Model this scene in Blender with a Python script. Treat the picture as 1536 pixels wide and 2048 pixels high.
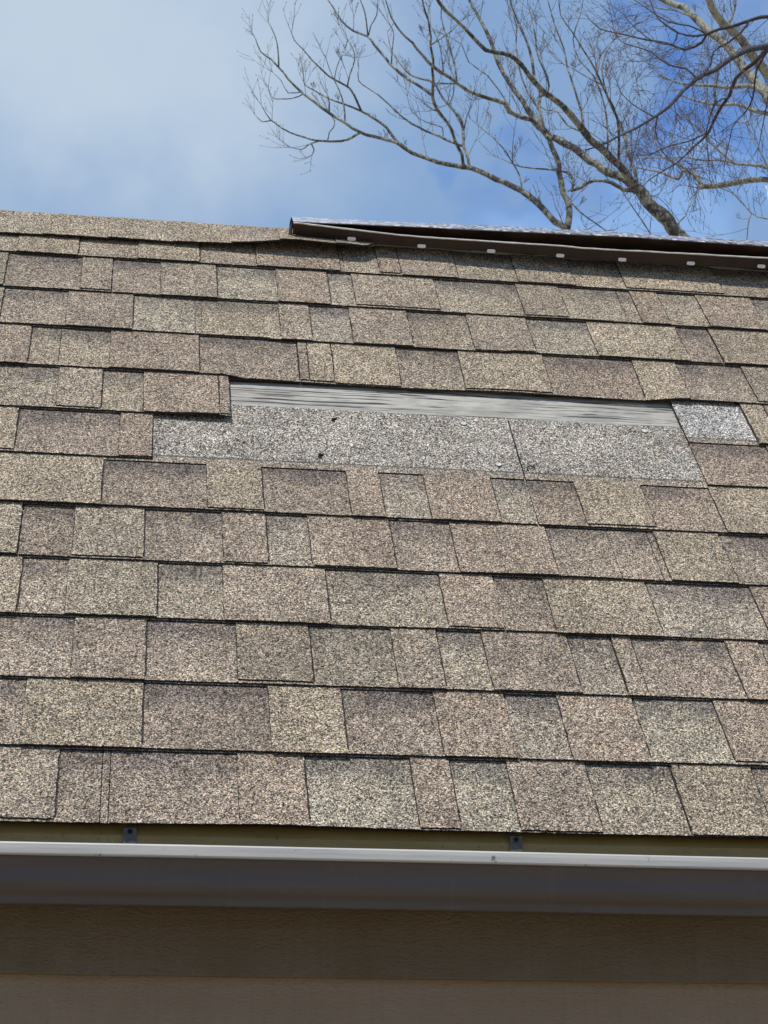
import bpy, math, random
from mathutils import Vector, noise
from math import sin, cos, radians, pi

# ---------------------------------------------------------------- camera, world, sun, exposure
sc = bpy.context.scene
for o in list(bpy.data.objects): bpy.data.objects.remove(o)
COL = sc.collection
TH = 0.9107569682214915                      # roof pitch
NRM = Vector((0, -sin(TH), cos(TH)))
SLP = Vector((0, cos(TH), sin(TH)))
CAMP = Vector((0, -2.41922846, -0.37126414))

cd = bpy.data.cameras.new('camera'); cam = bpy.data.objects.new('camera', cd); COL.objects.link(cam)
cam.location = CAMP
rt = Vector((0.98974676, -0.14283332, 0)); up = Vector((-0.04436323, -0.30740979, 0.95054254)); fw = Vector((0.13576915, 0.9407964, 0.31059439))
from mathutils import Matrix
cam.rotation_euler = Matrix((rt, up, -fw)).transposed().to_euler()
cd.sensor_fit = 'VERTICAL'; cd.sensor_height = 24; cd.lens = 3794.11 / 2048 * 24
cd.clip_start = 0.05; cd.clip_end = 2000
cd.dof.use_dof = True; cd.dof.focus_distance = 2.85; cd.dof.aperture_fstop = 26
sc.camera = cam
sc.render.resolution_x = 768; sc.render.resolution_y = 1024

SUN = Vector((-0.26, -0.356, 0.896)).normalized()
elev = math.asin(SUN.z); az = math.atan2(SUN.x, SUN.y)
ld = bpy.data.lights.new('sun', 'SUN'); ld.energy = 4.0; ld.angle = radians(0.53); ld.color = (1, .955, .89)
lo = bpy.data.objects.new('sun', ld); COL.objects.link(lo); lo.rotation_euler = SUN.to_track_quat('Z', 'Y').to_euler(); lo.location = (-3, -4, 9)

def N(nt, t, **kw):
    n = nt.nodes.new(t)
    for k, v in kw.items():
        if k.startswith('i_'):
            key = k[2:]; key = int(key) if key.isdigit() else key.replace('_', ' ')
            n.inputs[key].default_value = v
        else: setattr(n, k, v)
    return n
def mth(nt, op, a, b=None, c=None, clamp=False):
    n = nt.nodes.new('ShaderNodeMath'); n.operation = op; n.use_clamp = clamp
    for i, x in enumerate((a, b, c)):
        if x is None: continue
        if isinstance(x, (int, float)): n.inputs[i].default_value = x
        else: nt.links.new(x, n.inputs[i])
    return n.outputs[0]
def mr(nt, x, a, b, c=0., d=1., smooth=True):
    n = nt.nodes.new('ShaderNodeMapRange'); n.interpolation_type = 'SMOOTHSTEP' if smooth else 'LINEAR'
    nt.links.new(x, n.inputs[0])
    for i, v in enumerate((a, b, c, d)): n.inputs[i+1].default_value = v
    return n.outputs[0]
def mix(nt, f, a, b, mode='MIX'):
    n = nt.nodes.new('ShaderNodeMix'); n.data_type = 'RGBA'; n.blend_type = mode; n.clamp_result = False
    for i, x in ((0, f), (6, a), (7, b)):
        if isinstance(x, (int, float)): n.inputs[i].default_value = x
        elif isinstance(x, tuple): n.inputs[i].default_value = tuple(x) + (1,) * (4 - len(x))
        else: nt.links.new(x, n.inputs[i])
    return n.outputs[2]
def noi(nt, vec, scale, detail=3, rough=.55, dist=0.):
    n = nt.nodes.new('ShaderNodeTexNoise'); nt.links.new(vec, n.inputs['Vector'])
    n.inputs['Scale'].default_value = scale; n.inputs['Detail'].default_value = detail; n.inputs['Roughness'].default_value = rough; n.inputs['Distortion'].default_value = dist
    return n.outputs[0]
def mapv(nt, vec, scale=(1, 1, 1), rot=(0, 0, 0)):
    n = nt.nodes.new('ShaderNodeMapping'); nt.links.new(vec, n.inputs[0]); n.inputs['Scale'].default_value = scale; n.inputs['Rotation'].default_value = rot
    return n.outputs[0]
def ramp(nt, f, stops):
    n = nt.nodes.new('ShaderNodeValToRGB'); nt.links.new(f, n.inputs[0]); cr = n.color_ramp
    while len(cr.elements) < len(stops): cr.elements.new(.5)
    for e, (p, c) in zip(cr.elements, stops):
        e.position = p; e.color = ((c,) * 3 if isinstance(c, (int, float)) else tuple(c)) + (1,)
    return n.outputs[0]

W = bpy.data.worlds.new('World'); sc.world = W; W.use_nodes = True
nt = W.node_tree; nt.nodes.clear()
sky = N(nt, 'ShaderNodeTexSky', sky_type='NISHITA', sun_disc=False, sun_elevation=elev, sun_rotation=az, air_density=1.0, dust_density=.6, ozone_density=2.2)
tc = N(nt, 'ShaderNodeTexCoord'); D = tc.outputs['Generated']
WS = 0.1
def blob(d, a0, a1):
    d = tuple(Vector(d).normalized())      # 1 inside a0 degrees of direction d, 0 outside a1
    n = N(nt, 'ShaderNodeVectorMath', operation='DOT_PRODUCT'); nt.links.new(D2, n.inputs[0]); n.inputs[1].default_value = d
    return mr(nt, n.outputs['Value'], cos(radians(a1)), cos(radians(a0)))
nz = N(nt, 'ShaderNodeTexNoise', i_Scale=7., i_Detail=4., i_Roughness=.55); nt.links.new(D, nz.inputs['Vector'])
ofs = N(nt, 'ShaderNodeVectorMath', operation='MULTIPLY_ADD'); nt.links.new(nz.outputs['Color'], ofs.inputs[0]); ofs.inputs[1].default_value = (.03,) * 3; nt.links.new(D, ofs.inputs[2])
sb = N(nt, 'ShaderNodeVectorMath', operation='SUBTRACT'); nt.links.new(ofs.outputs[0], sb.inputs[0]); sb.inputs[1].default_value = (.015,) * 3
D2 = sb.outputs[0]
n1 = noi(nt, mapv(nt, D, (1, 1, 1.8)), 5.0, 5, .5)
n2 = noi(nt, mapv(nt, D, (1.5, 1, 2.2)), 14.0, 5, .55)
white = mth(nt, 'MULTIPLY', blob((-.025, .835, .560), 0, 11.5), mr(nt, n1, .3, .65, .7, 1.))
hole = mth(nt, 'MAXIMUM', blob((.274, .833, .487), .0, 5.4), mth(nt, 'MULTIPLY', blob((.232, .822, .516), .2, 3.2), .6))
hole = mth(nt, 'MAXIMUM', hole, mth(nt, 'MULTIPLY', blob((.322, .80, .50), .5, 5), .9))
low = mth(nt, 'MULTIPLY', blob((.280, .855, .442), .0, 4.4), .6)
n3 = noi(nt, D, 45., 4, .6)
puff = mr(nt, mth(nt, 'ADD', blob((.325, .841, .433), .4, 1.4), mth(nt, 'MULTIPLY', mth(nt, 'SUBTRACT', n3, .5), .5)), .25, .55)
veil = mth(nt, 'ADD', .86, mth(nt, 'MULTIPLY', mth(nt, 'SUBTRACT', n2, .5), .22))
veil = mth(nt, 'MULTIPLY', veil, mth(nt, 'SUBTRACT', 1., mth(nt, 'MULTIPLY', hole, mr(nt, n2, .3, .6, 1., .75))), clamp=True)
def em(c): return tuple(x / WS for x in c)
base = mix(nt, 1., sky.outputs[0], (.66, 1.22, 2.0), 'MULTIPLY')
col = mix(nt, veil, base, em((.270, .412, .630)))
col = mix(nt, low, col, em((.37, .57, .87)))
col = mix(nt, mth(nt, 'MULTIPLY', mth(nt, 'POWER', white, 1.3), .78), col, em((.60, .70, .79)))
col = mix(nt, puff, col, em((.85, .9, .95)))
bg = N(nt, 'ShaderNodeBackground', i_Strength=WS); nt.links.new(col, bg.inputs[0])
wo = N(nt, 'ShaderNodeOutputWorld'); nt.links.new(bg.outputs[0], wo.inputs[0])
sc.view_settings.view_transform = 'Standard'; sc.view_settings.look = 'None'; sc.view_settings.exposure = 0; sc.view_settings.gamma = 1

# ------ measured data, metres
SEG = {0: [(-0.069, 'T', 'n'), (-0.013, 'C', 'p'), (-0.002, 'C', 'p'), (0.163, 'C', 'P'), (0.254, 'T', 'r'), (0.396, 'C', 'G'), (0.451, 'T', 'r'), (0.529, 'C', 'G'), (0.64, 'T', 'p'), (0.759, 'C', 't'), (0.875, 'T', 'T'), (0.976, 'C', 'p')], 1: [(-0.259, 'T', 'n'), (-0.123, 'C', 'p'), (0.038, 'T', 'T'), (0.21, 'C', 'P'), (0.314, 'T', 'T'), (0.444, 'C', 'P'), (0.548, 'T', 'r'), (0.623, 'C', 'g'), (0.735, 'T', 'r'), (0.854, 'C', 'G'), (0.995, 'T', 'r')], 2: [(-0.254, 'T', 'n'), (-0.064, 'C', 'p'), (0.04, 'T', 'P'), (0.168, 'C', 'p'), (0.276, 'T', 'n'), (0.396, 'C', 't'), (0.465, 'T', 'n'), (0.532, 'C', 't'), (0.663, 'T', 'P'), (0.73, 'C', 'g'), (0.761, 'T', 'n'), (0.907, 'C', 'P'), (0.961, 'T', 'r'), (1.067, 'C', 'g')], 3: [(-0.261, 'C', 'p'), (-0.146, 'T', 'T'), (-0.079, 'C', 'n'), (0.055, 'T', 't'), (0.151, 'C', 't'), (0.309, 'T', 'p'), (0.484, 'C', 't'), (0.57, 'T', 'r'), (0.648, 'C', 'p'), (0.814, 'T', 'T'), (0.982, 'C', 'g'), (1.116, 'T', 'r')], 4: [(-0.26, 'C', 'p'), (-0.155, 'T', 't'), (-0.076, 'C', 'P'), (0.033, 'T', 't'), (0.153, 'C', 'p'), (0.223, 'T', 'P'), (0.289, 'C', 'g'), (0.421, 'T', 'r'), (0.518, 'C', 'p'), (0.676, 'T', 'r'), (0.778, 'C', 'n'), (0.856, 'C', 'p'), (0.967, 'T', 'T'), (1.107, 'C', 'p')], 5: [(-0.266, 'C', 'p'), (-0.036, 'T', 'T'), (0.13, 'C', 'P'), (0.221, 'T', 'T'), (0.36, 'C', 'P'), (0.416, 'T', 'r'), (0.49, 'C', 'g'), (0.605, 'T', 'r'), (0.665, 'C', 'G'), (0.747, 'C', 'r'), (0.864, 'T', 'T'), (0.982, 'C', 'r'), (1.182, 'T', 'T')], 6: [(-0.329, 'C', 'g'), (-0.181, 'T', 'T'), (-0.014, 'C', 'P'), (0.043, 'T', 'r'), (0.982, 'X', 'n'), (1.122, 'C', 'r'), (1.261, 'T', 'p')], 7: [(-0.336, 'T', 't'), (-0.123, 'C', 't'), (-0.046, 'T', 'n'), (0.024, 'C', 'T'), (0.155, 'T', 'r'), (0.174, 'T', 'r'), (1.11, 'X', 'n'), (1.246, 'T', 'T'), (1.371, 'C', 'p')], 8: [(-0.342, 'C', 't'), (-0.178, 'T', 'r'), (-0.125, 'C', 'T'), (-0.038, 'C', 'T'), (0.122, 'T', 'r'), (0.3, 'C', 'P'), (0.318, 'T', 'P'), (0.363, 'T', 'T'), (0.484, 'T', 'T'), (0.6, 'C', 'n'), (0.762, 'T', 'T'), (0.934, 'C', 'r'), (1.02, 'T', 'T'), (1.147, 'C', 'p'), (1.296, 'T', 'n')], 9: [(-0.329, 'C', 'g'), (-0.238, 'T', 'n'), (-0.121, 'C', 'n'), (0.001, 'T', 'p'), (0.115, 'C', 'G'), (0.128, 'C', 'n'), (0.272, 'C', 'T'), (0.331, 'T', 'n'), (0.406, 'C', 'g'), (0.519, 'T', 'p'), (0.634, 'C', 'T'), (0.752, 'T', 'n'), (0.871, 'C', 'G'), (1.051, 'T', 'T'), (1.117, 'C', 'P'), (1.296, 'T', 'T')], 10: [(-0.362, 'C', 'p'), (-0.241, 'T', 't'), (-0.101, 'C', 'p'), (-0.041, 'T', 'n'), (0.05, 'C', 'p'), (0.158, 'T', 'n'), (0.273, 'C', 'G'), (0.375, 'T', 'r'), (0.422, 'C', 'g'), (0.587, 'T', 'n'), (0.752, 'C', 't'), (0.841, 'T', 'n'), (0.986, 'C', 't'), (1.044, 'T', 'r'), (1.123, 'C', 't'), (1.24, 'T', 'r'), (1.389, 'C', 'g')], 11: [(-0.348, 'C', 'p'), (-0.227, 'C', 't'), (-0.109, 'T', 'T'), (0.004, 'C', 'n'), (0.126, 'T', 'T'), (0.236, 'C', 'p'), (0.403, 'T', 'r'), (0.48, 'C', 't'), (0.524, 'T', 'r'), (0.639, 'T', 'p'), (0.76, 'C', 't'), (0.879, 'T', 'n'), (0.982, 'C', 'T'), (1.188, 'T', 'T'), (1.316, 'C', 'n')]}
JOINT = {0: [-0.013, 0.759], 1: [0.548], 2: [0.73], 3: [0.57], 4: [-0.155], 5: [0.665], 6: [], 7: [0.155], 8: [0.3], 9: [0.115], 10: [-0.041], 11: [0.41]}
VENT = [(0.3101, 1.6796, 0.0197, 0.0466, 0.0427, 0.0269), (0.3253, 1.6791, 0.0188, 0.0468, 0.0434, 0.0269), (0.3758, 1.6768, 0.0169, 0.0443, 0.0454, 0.0283), (0.4295, 1.6743, 0.0152, 0.0427, 0.0482, 0.0289), (0.4973, 1.6711, 0.0149, 0.0402, 0.0512, 0.0299), (0.5714, 1.6677, 0.0156, 0.0394, 0.0548, 0.0314), (0.6498, 1.6641, 0.0168, 0.0411, 0.0576, 0.0337), (0.7131, 1.6612, 0.0182, 0.0425, 0.0602, 0.036), (0.7928, 1.6575, 0.0211, 0.0444, 0.0637, 0.0373), (0.8555, 1.6568, 0.0179, 0.0452, 0.0651, 0.0378), (0.8973, 1.6563, 0.0165, 0.0433, 0.066, 0.0386), (0.9852, 1.6552, 0.0163, 0.0448, 0.0688, 0.0403), (1.0964, 1.6539, 0.0178, 0.047, 0.0688, 0.0398), (1.2014, 1.6527, 0.0217, 0.0487, 0.0695, 0.0405), (1.2925, 1.6516, 0.024, 0.0504, 0.0696, 0.0413)]
SLOT = [(0.4287, 0.0224), (0.5709, 0.0195), (0.7126, 0.0215), (0.8545, 0.0235), (0.9837, 0.0242), (1.1273, 0.0265), (1.276, 0.0308)]
CAPEDGE = [(-0.2634, 0.0028), (-0.1672, 0.0053), (-0.0537, 0.0069), (0.0764, 0.0074), (0.1255, 0.0097), (0.1895, 0.0131), (0.2338, 0.0184), (0.2829, 0.0263), (0.3226, 0.028), (0.3827, 0.0267), (0.4431, 0.0255), (0.5042, 0.0209)]
CAPTOP = [(-0.2713, -0.0011), (-0.1808, 0.0011), (-0.0518, 0.0015), (0.0763, 0.003), (0.1976, 0.0027), (0.3199, 0.0014)]
CAPJ = [-0.178, -0.05, 0.077, 0.192, 0.287]
NAIL = [(0.3518, 1.0188, 0), (0.3208, 0.8925, 0), (0.5829, 1.033, 1), (0.9108, 1.0394, 1), (0.6254, 0.8962, 1), (0.68, 0.8853, 2)]
LIMBS = [
  ('A',[(4.389,8.998,4.982,0.0891),(4.181,8.996,5.08,0.0825),(3.936,8.977,5.243,0.074),(3.668,8.939,5.477,0.0636),(3.61,8.92,5.559,0.0607),(3.514,8.908,5.637,0.0571),(3.426,8.892,5.725,0.0535),(3.379,8.88,5.78,0.0514)]) ,
  ('A',[(3.379,8.88,5.78,0.0377),(3.306,8.917,5.861,0.0363),(3.202,8.972,5.935,0.0346),(3.139,9.004,6.0,0.0335),(3.065,9.04,6.081,0.0321),(2.991,9.076,6.168,0.0306),(2.894,9.125,6.242,0.029),(2.818,9.162,6.317,0.0276),(2.775,9.182,6.393,0.0265),(2.71,9.212,6.515,0.0248),(2.645,9.242,6.651,0.023),(2.59,9.266,6.759,0.0215),(2.557,9.281,6.835,0.0205),(2.518,9.3,6.941,0.0192),(2.475,9.323,7.121,0.0169),(2.408,9.353,7.305,0.0146),(2.34,9.383,7.476,0.0123),(2.318,9.395,7.584,0.011)]) ,
  ('A',[(3.379,8.88,5.78,0.0377),(3.271,8.788,5.842,0.0356),(3.181,8.715,5.888,0.0339),(3.067,8.637,5.927,0.032),(2.982,8.58,5.954,0.0306),(2.893,8.499,6.006,0.0288),(2.807,8.427,6.048,0.0272),(2.709,8.352,6.087,0.0254),(2.615,8.293,6.108,0.024),(2.532,8.229,6.14,0.0225),(2.447,8.149,6.187,0.0208),(2.366,8.085,6.218,0.0194),(2.29,8.043,6.223,0.0183),(2.159,7.986,6.202,0.0165),(2.054,7.902,6.241,0.0147),(1.925,7.796,6.287,0.0124),(1.81,7.702,6.328,0.0104),(1.768,7.645,6.362,0.0093)]) ,
  ('A',[(3.396,8.885,5.759,0.0206),(3.306,8.93,5.782,0.0186),(3.221,8.963,5.852,0.0164),(3.114,9.017,5.886,0.014),(3.042,9.076,5.858,0.012),(2.979,9.118,5.849,0.0104)]) ,
  ('A',[(2.987,9.113,5.85,0.009),(2.994,9.116,5.942,0.0083),(2.95,9.131,6.0,0.0077),(2.818,9.194,6.044,0.0063),(2.663,9.269,6.092,0.0047),(2.551,9.315,6.162,0.0035)]) ,
  ('A',[(3.379,8.88,5.78,0.0154),(3.373,8.883,5.927,0.014),(3.333,8.896,6.05,0.0126),(3.316,8.903,6.2,0.011),(3.255,8.922,6.381,0.0089),(3.214,8.935,6.507,0.0075),(3.187,8.945,6.729,0.0051),(3.229,8.943,6.87,0.0035)]) ,
  ('A',[(4.181,8.996,5.08,0.0617),(3.838,9.013,5.178,0.0581),(3.323,9.044,5.308,0.0527),(2.979,9.062,5.406,0.0491),(2.921,9.04,5.497,0.048)]) ,
  ('A',[(2.921,9.04,5.497,0.0291),(2.936,9.017,5.635,0.0277),(2.924,9.009,5.709,0.0268),(2.895,9.006,5.771,0.0261),(2.872,8.997,5.87,0.0249),(2.866,8.985,5.969,0.0237),(2.83,8.978,6.069,0.0225),(2.795,8.973,6.157,0.0214),(2.766,8.972,6.207,0.0208)]) ,
  ('A',[(2.928,9.012,5.681,0.0137),(2.942,9.006,5.715,0.0103)]) ,
  ('A',[(2.77,8.972,6.201,0.0225),(2.715,8.934,6.222,0.0217),(2.658,8.892,6.247,0.0208),(2.578,8.857,6.248,0.0198),(2.485,8.813,6.255,0.0186),(2.44,8.765,6.29,0.0177),(2.315,8.711,6.287,0.0162),(2.172,8.645,6.29,0.0144),(2.08,8.587,6.314,0.0131),(2.002,8.54,6.331,0.012),(1.924,8.493,6.348,0.011),(1.818,8.411,6.393,0.0093),(1.738,8.341,6.434,0.008),(1.66,8.28,6.467,0.0067),(1.579,8.195,6.521,0.0052),(1.534,8.112,6.58,0.0039)]) ,
  ('A',[(2.766,8.972,6.207,0.0156),(2.74,8.994,6.42,0.0141),(2.753,9.011,6.54,0.0131),(2.72,9.041,6.678,0.0119),(2.717,9.065,6.83,0.0106),(2.685,9.097,7.0,0.0091),(2.645,9.128,7.142,0.0078),(2.605,9.16,7.3,0.0064),(2.586,9.18,7.411,0.0054)]) ,
  ('A',[(2.75,9.007,6.51,0.0084),(2.809,9.011,6.544,0.008),(2.812,9.013,6.669,0.0072),(2.752,9.03,6.825,0.0061),(2.734,9.036,7.022,0.0048),(2.703,9.045,7.221,0.0036)]) ,
  ('A',[(2.746,8.988,6.367,0.007),(2.655,9.009,6.558,0.0062),(2.612,9.022,6.726,0.0055),(2.593,9.029,6.921,0.0047),(2.603,9.03,7.076,0.0041),(2.565,9.04,7.205,0.0036)]) ,
  ('A',[(2.921,9.04,5.497,0.0291),(2.848,9.061,5.573,0.0285),(2.774,9.096,5.677,0.0274),(2.689,9.136,5.796,0.0262),(2.591,9.183,5.88,0.0251),(2.525,9.214,5.932,0.0243),(2.42,9.267,6.005,0.0232),(2.32,9.315,6.077,0.0221),(2.253,9.352,6.105,0.0214),(2.152,9.406,6.147,0.0203),(2.039,9.463,6.209,0.0191),(1.924,9.519,6.279,0.0179),(1.843,9.554,6.361,0.0169),(1.785,9.582,6.399,0.0163),(1.668,9.64,6.457,0.0151),(1.574,9.686,6.51,0.0141),(1.466,9.732,6.604,0.0128),(1.357,9.779,6.699,0.0115),(1.247,9.823,6.816,0.0101),(1.173,9.853,6.891,0.0092),(1.061,9.896,7.029,0.0076),(0.991,9.922,7.14,0.0065),(0.934,9.944,7.214,0.0057),(0.858,9.973,7.291,0.0048),(0.819,9.988,7.407,0.0037)]) ,
  ('A',[(1.574,9.686,6.51,0.0101),(1.518,9.742,6.494,0.0095),(1.45,9.798,6.492,0.0089),(1.297,9.901,6.536,0.0075),(1.201,9.958,6.589,0.0067),(1.091,10.02,6.657,0.0057),(1.005,10.066,6.734,0.0048),(0.955,10.092,6.787,0.0042),(0.895,10.136,6.793,0.0037),(0.837,10.166,6.87,0.003)]) ,
  ('A',[(0.955,10.092,6.787,0.0045),(0.915,10.082,6.836,0.0034),(0.88,10.067,6.897,0.0022)]) ,
  ('A',[(1.297,9.901,6.536,0.0059),(1.223,9.919,6.512,0.0046),(1.175,9.938,6.476,0.0036),(1.087,9.945,6.494,0.0022)]) ,
  ('A',[(1.241,9.915,6.518,0.0059),(1.262,9.926,6.476,0.0043),(1.251,9.939,6.44,0.0029)]) ,
  ('A',[(1.354,9.862,6.52,0.0044),(1.366,9.841,6.579,0.004),(1.395,9.825,6.615,0.0037),(1.399,9.809,6.663,0.0034),(1.359,9.798,6.711,0.0029)]) ,
  ('A',[(1.836,9.558,6.366,0.0115),(1.75,9.605,6.52,0.0101),(1.669,9.65,6.609,0.0091),(1.581,9.699,6.693,0.0081),(1.457,9.77,6.781,0.0068),(1.361,9.824,6.847,0.0058),(1.264,9.877,6.934,0.0047),(1.185,9.919,7.01,0.0038),(1.179,9.934,7.112,0.003)]) ,
  ('A',[(1.581,9.699,6.693,0.0087),(1.542,9.646,6.737,0.0081),(1.497,9.588,6.785,0.0075),(1.455,9.556,6.805,0.0071),(1.362,9.508,6.818,0.0063),(1.268,9.446,6.85,0.0055),(1.186,9.383,6.888,0.0047),(1.118,9.322,6.929,0.0039),(1.051,9.27,6.961,0.0033),(1.022,9.227,6.994,0.0028)]) ,
  ('A',[(1.46,9.56,6.802,0.0058),(1.476,9.529,6.889,0.005),(1.506,9.493,6.984,0.0041),(1.493,9.472,7.054,0.0035),(1.454,9.458,7.113,0.0029)]) ,
  ('A',[(1.362,9.508,6.818,0.0043),(1.371,9.481,6.894,0.0035),(1.403,9.45,6.976,0.0025),(1.427,9.442,6.988,0.0022)]) ,
  ('A',[(0.991,9.922,7.14,0.0063),(0.984,9.906,7.261,0.0051),(0.959,9.892,7.381,0.0038),(0.905,9.885,7.49,0.0026)]) ,
  ('A',[(1.466,9.732,6.604,0.0062),(1.459,9.734,6.739,0.0053),(1.427,9.741,6.868,0.0045),(1.39,9.75,6.956,0.0039),(1.352,9.759,7.059,0.0032),(1.326,9.764,7.147,0.0026)]) ,
  ('A',[(1.173,9.853,6.891,0.0055),(1.09,9.907,6.873,0.0045),(1.017,9.942,6.887,0.0038),(0.955,9.97,6.905,0.0031),(0.922,9.977,6.993,0.0022)]) ,
  ('A',[(1.159,9.858,6.908,0.0044),(1.062,9.887,6.909,0.0037),(1.009,9.883,7.003,0.0027),(0.945,9.887,7.071,0.0018)]) ,
  ('A',[(1.357,9.779,6.699,0.0055),(1.355,9.768,6.778,0.0045),(1.335,9.761,6.851,0.0037)]) ,
  ('A',[(2.286,9.333,6.091,0.0155),(2.257,9.306,6.094,0.0152),(2.23,9.224,6.129,0.0146),(2.161,9.112,6.17,0.0137),(2.12,9.017,6.207,0.0129),(2.028,8.898,6.239,0.0119),(1.964,8.799,6.27,0.0111),(1.938,8.718,6.3,0.0105),(1.928,8.623,6.335,0.0098),(1.905,8.529,6.369,0.0091),(1.901,8.461,6.392,0.0086),(1.866,8.355,6.428,0.0079),(1.855,8.288,6.45,0.0074),(1.816,8.156,6.493,0.0065),(1.761,8.024,6.532,0.0055),(1.733,7.92,6.563,0.0048)]) ,
  ('A',[(2.004,8.861,6.25,0.0085),(1.972,8.864,6.255,0.0061)]) ,
  ('A',[(1.865,8.346,6.431,0.0053),(1.919,8.327,6.467,0.0046),(1.995,8.298,6.521,0.0036),(2.059,8.267,6.586,0.0026)]) ,
  ('A',[(2.311,9.32,6.08,0.0141),(2.294,9.336,6.168,0.0134),(2.269,9.359,6.274,0.0126),(2.273,9.375,6.379,0.0118),(2.266,9.393,6.485,0.011),(2.211,9.427,6.597,0.01),(2.143,9.466,6.712,0.0089),(2.099,9.494,6.823,0.0079),(2.053,9.52,6.877,0.0073),(1.938,9.588,6.95,0.006),(1.857,9.633,7.07,0.0048),(1.798,9.667,7.201,0.0037)]) ,
  ('A',[(2.269,9.359,6.274,0.0092),(2.2,9.388,6.311,0.0087),(2.108,9.423,6.372,0.0081),(2.015,9.459,6.433,0.0074),(1.921,9.494,6.5,0.0067),(1.862,9.514,6.555,0.0062),(1.767,9.544,6.669,0.0053),(1.683,9.57,6.762,0.0046),(1.611,9.594,6.826,0.004),(1.55,9.614,6.889,0.0035),(1.55,9.615,6.989,0.0029)]) ,
  ('A',[(2.272,9.377,6.392,0.0064),(2.291,9.34,6.498,0.0036)]) ,
  ('A',[(2.131,9.414,6.357,0.0043),(2.122,9.391,6.431,0.0039),(2.005,9.397,6.466,0.0033),(1.905,9.388,6.536,0.0027),(1.869,9.359,6.64,0.0021)]) ,
  ('A',[(1.948,8.749,6.288,0.0135),(1.882,8.803,6.384,0.0128),(1.799,8.873,6.485,0.0118),(1.714,8.944,6.601,0.0108),(1.662,8.993,6.707,0.0099),(1.586,9.06,6.851,0.0088),(1.543,9.099,6.941,0.0081),(1.454,9.17,7.018,0.0072),(1.376,9.233,7.134,0.0062),(1.319,9.286,7.276,0.0051),(1.274,9.327,7.384,0.0043)]) ,
  ('A',[(1.548,9.094,6.929,0.0063),(1.531,9.06,7.04,0.0051),(1.51,9.037,7.12,0.0042),(1.47,9.016,7.2,0.0032)]) ,
  ('A',[(1.548,9.094,6.929,0.0046),(1.565,9.067,7.005,0.004),(1.601,9.039,7.074,0.0035),(1.603,9.008,7.166,0.0028)]) ,
  ('A',[(1.695,8.963,6.641,0.0059),(1.695,8.934,6.729,0.0048),(1.702,8.896,6.841,0.0034),(1.682,8.883,6.887,0.0028)]) ,
  ('A',[(2.08,8.587,6.314,0.0074),(2.071,8.593,6.448,0.0065),(2.028,8.608,6.638,0.0053),(1.985,8.621,6.83,0.0041),(1.999,8.624,6.995,0.0031)]) ,
  ('A',[(2.091,8.595,6.311,0.006),(1.944,8.615,6.312,0.0045),(1.875,8.618,6.334,0.0037),(1.782,8.622,6.361,0.0027)]) ,
  ('A',[(1.982,8.528,6.335,0.005),(1.958,8.485,6.477,0.004),(1.932,8.464,6.553,0.0034),(1.883,8.442,6.641,0.0027)]) ,
  ('A',[(2.06,8.576,6.318,0.004),(2.059,8.605,6.23,0.0028),(2.038,8.626,6.176,0.002)]) ,
  ('A',[(2.508,8.824,6.253,0.0055),(2.457,8.84,6.375,0.005),(2.352,8.873,6.56,0.0042),(2.229,8.916,6.683,0.0036),(2.184,8.929,6.823,0.003),(2.071,8.97,6.921,0.0024)]) ,
  ('A',[(2.938,8.54,5.98,0.0094),(2.928,8.574,6.155,0.0085),(2.889,8.624,6.391,0.0074),(2.864,8.653,6.526,0.0067),(2.852,8.682,6.69,0.0059),(2.807,8.724,6.889,0.0049),(2.782,8.754,7.042,0.0042),(2.766,8.778,7.18,0.0035)]) ,
  ('A',[(3.226,8.752,5.865,0.0102),(3.169,8.548,6.107,0.0084),(3.078,8.455,6.216,0.0074),(2.986,8.356,6.332,0.0065),(2.873,8.264,6.436,0.0055),(2.788,8.193,6.514,0.0047),(2.693,8.122,6.591,0.004),(2.665,8.043,6.68,0.0033)]) ,
  ('A',[(3.089,8.467,6.202,0.005),(3.058,8.459,6.295,0.0045),(2.992,8.471,6.336,0.0039),(2.858,8.494,6.43,0.0029),(2.791,8.506,6.471,0.0024)]) ,
  ('A',[(2.986,8.356,6.332,0.005),(2.992,8.346,6.418,0.0043),(3.079,8.323,6.543,0.0032),(3.173,8.306,6.632,0.0023)]) ,
  ('A',[(3.124,8.676,5.908,0.0074),(3.124,8.644,6.145,0.0066),(3.09,8.627,6.317,0.0059),(3.033,8.618,6.466,0.0053),(2.942,8.622,6.581,0.0048),(2.896,8.61,6.731,0.0042),(2.943,8.583,6.893,0.0036),(2.966,8.563,7.019,0.0031)]) ,
  ('A',[(2.938,8.54,5.98,0.0074),(2.832,8.583,6.048,0.0061),(2.77,8.604,6.159,0.0049),(2.706,8.634,6.184,0.0041),(2.621,8.669,6.249,0.003)]) ,
  ('A',[(2.64,9.159,5.838,0.0059),(2.625,9.161,5.964,0.0054),(2.57,9.178,6.09,0.0047),(2.526,9.191,6.175,0.0042),(2.451,9.215,6.277,0.0036),(2.383,9.238,6.352,0.0031),(2.303,9.265,6.443,0.0025)]) ,
  ('A',[(2.584,9.174,6.059,0.0038),(2.58,9.162,6.163,0.0032),(2.591,9.141,6.301,0.0025),(2.603,9.129,6.377,0.0021)]) ,
  ('A',[(2.945,8.976,5.68,0.0062),(3.017,9.005,5.622,0.0055),(3.106,9.028,5.575,0.0048),(3.195,9.052,5.528,0.0041)]) ,
  ('A',[(3.414,8.889,5.739,0.0027),(3.538,8.898,5.724,0.0026),(3.697,8.965,5.586,0.0022),(3.68,8.998,5.535,0.0021)]) ,
  ('A',[(3.653,8.934,5.498,0.0069),(3.682,8.919,5.562,0.0055),(3.725,8.911,5.6,0.0041),(3.731,8.907,5.625,0.0034)]) ,
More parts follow.
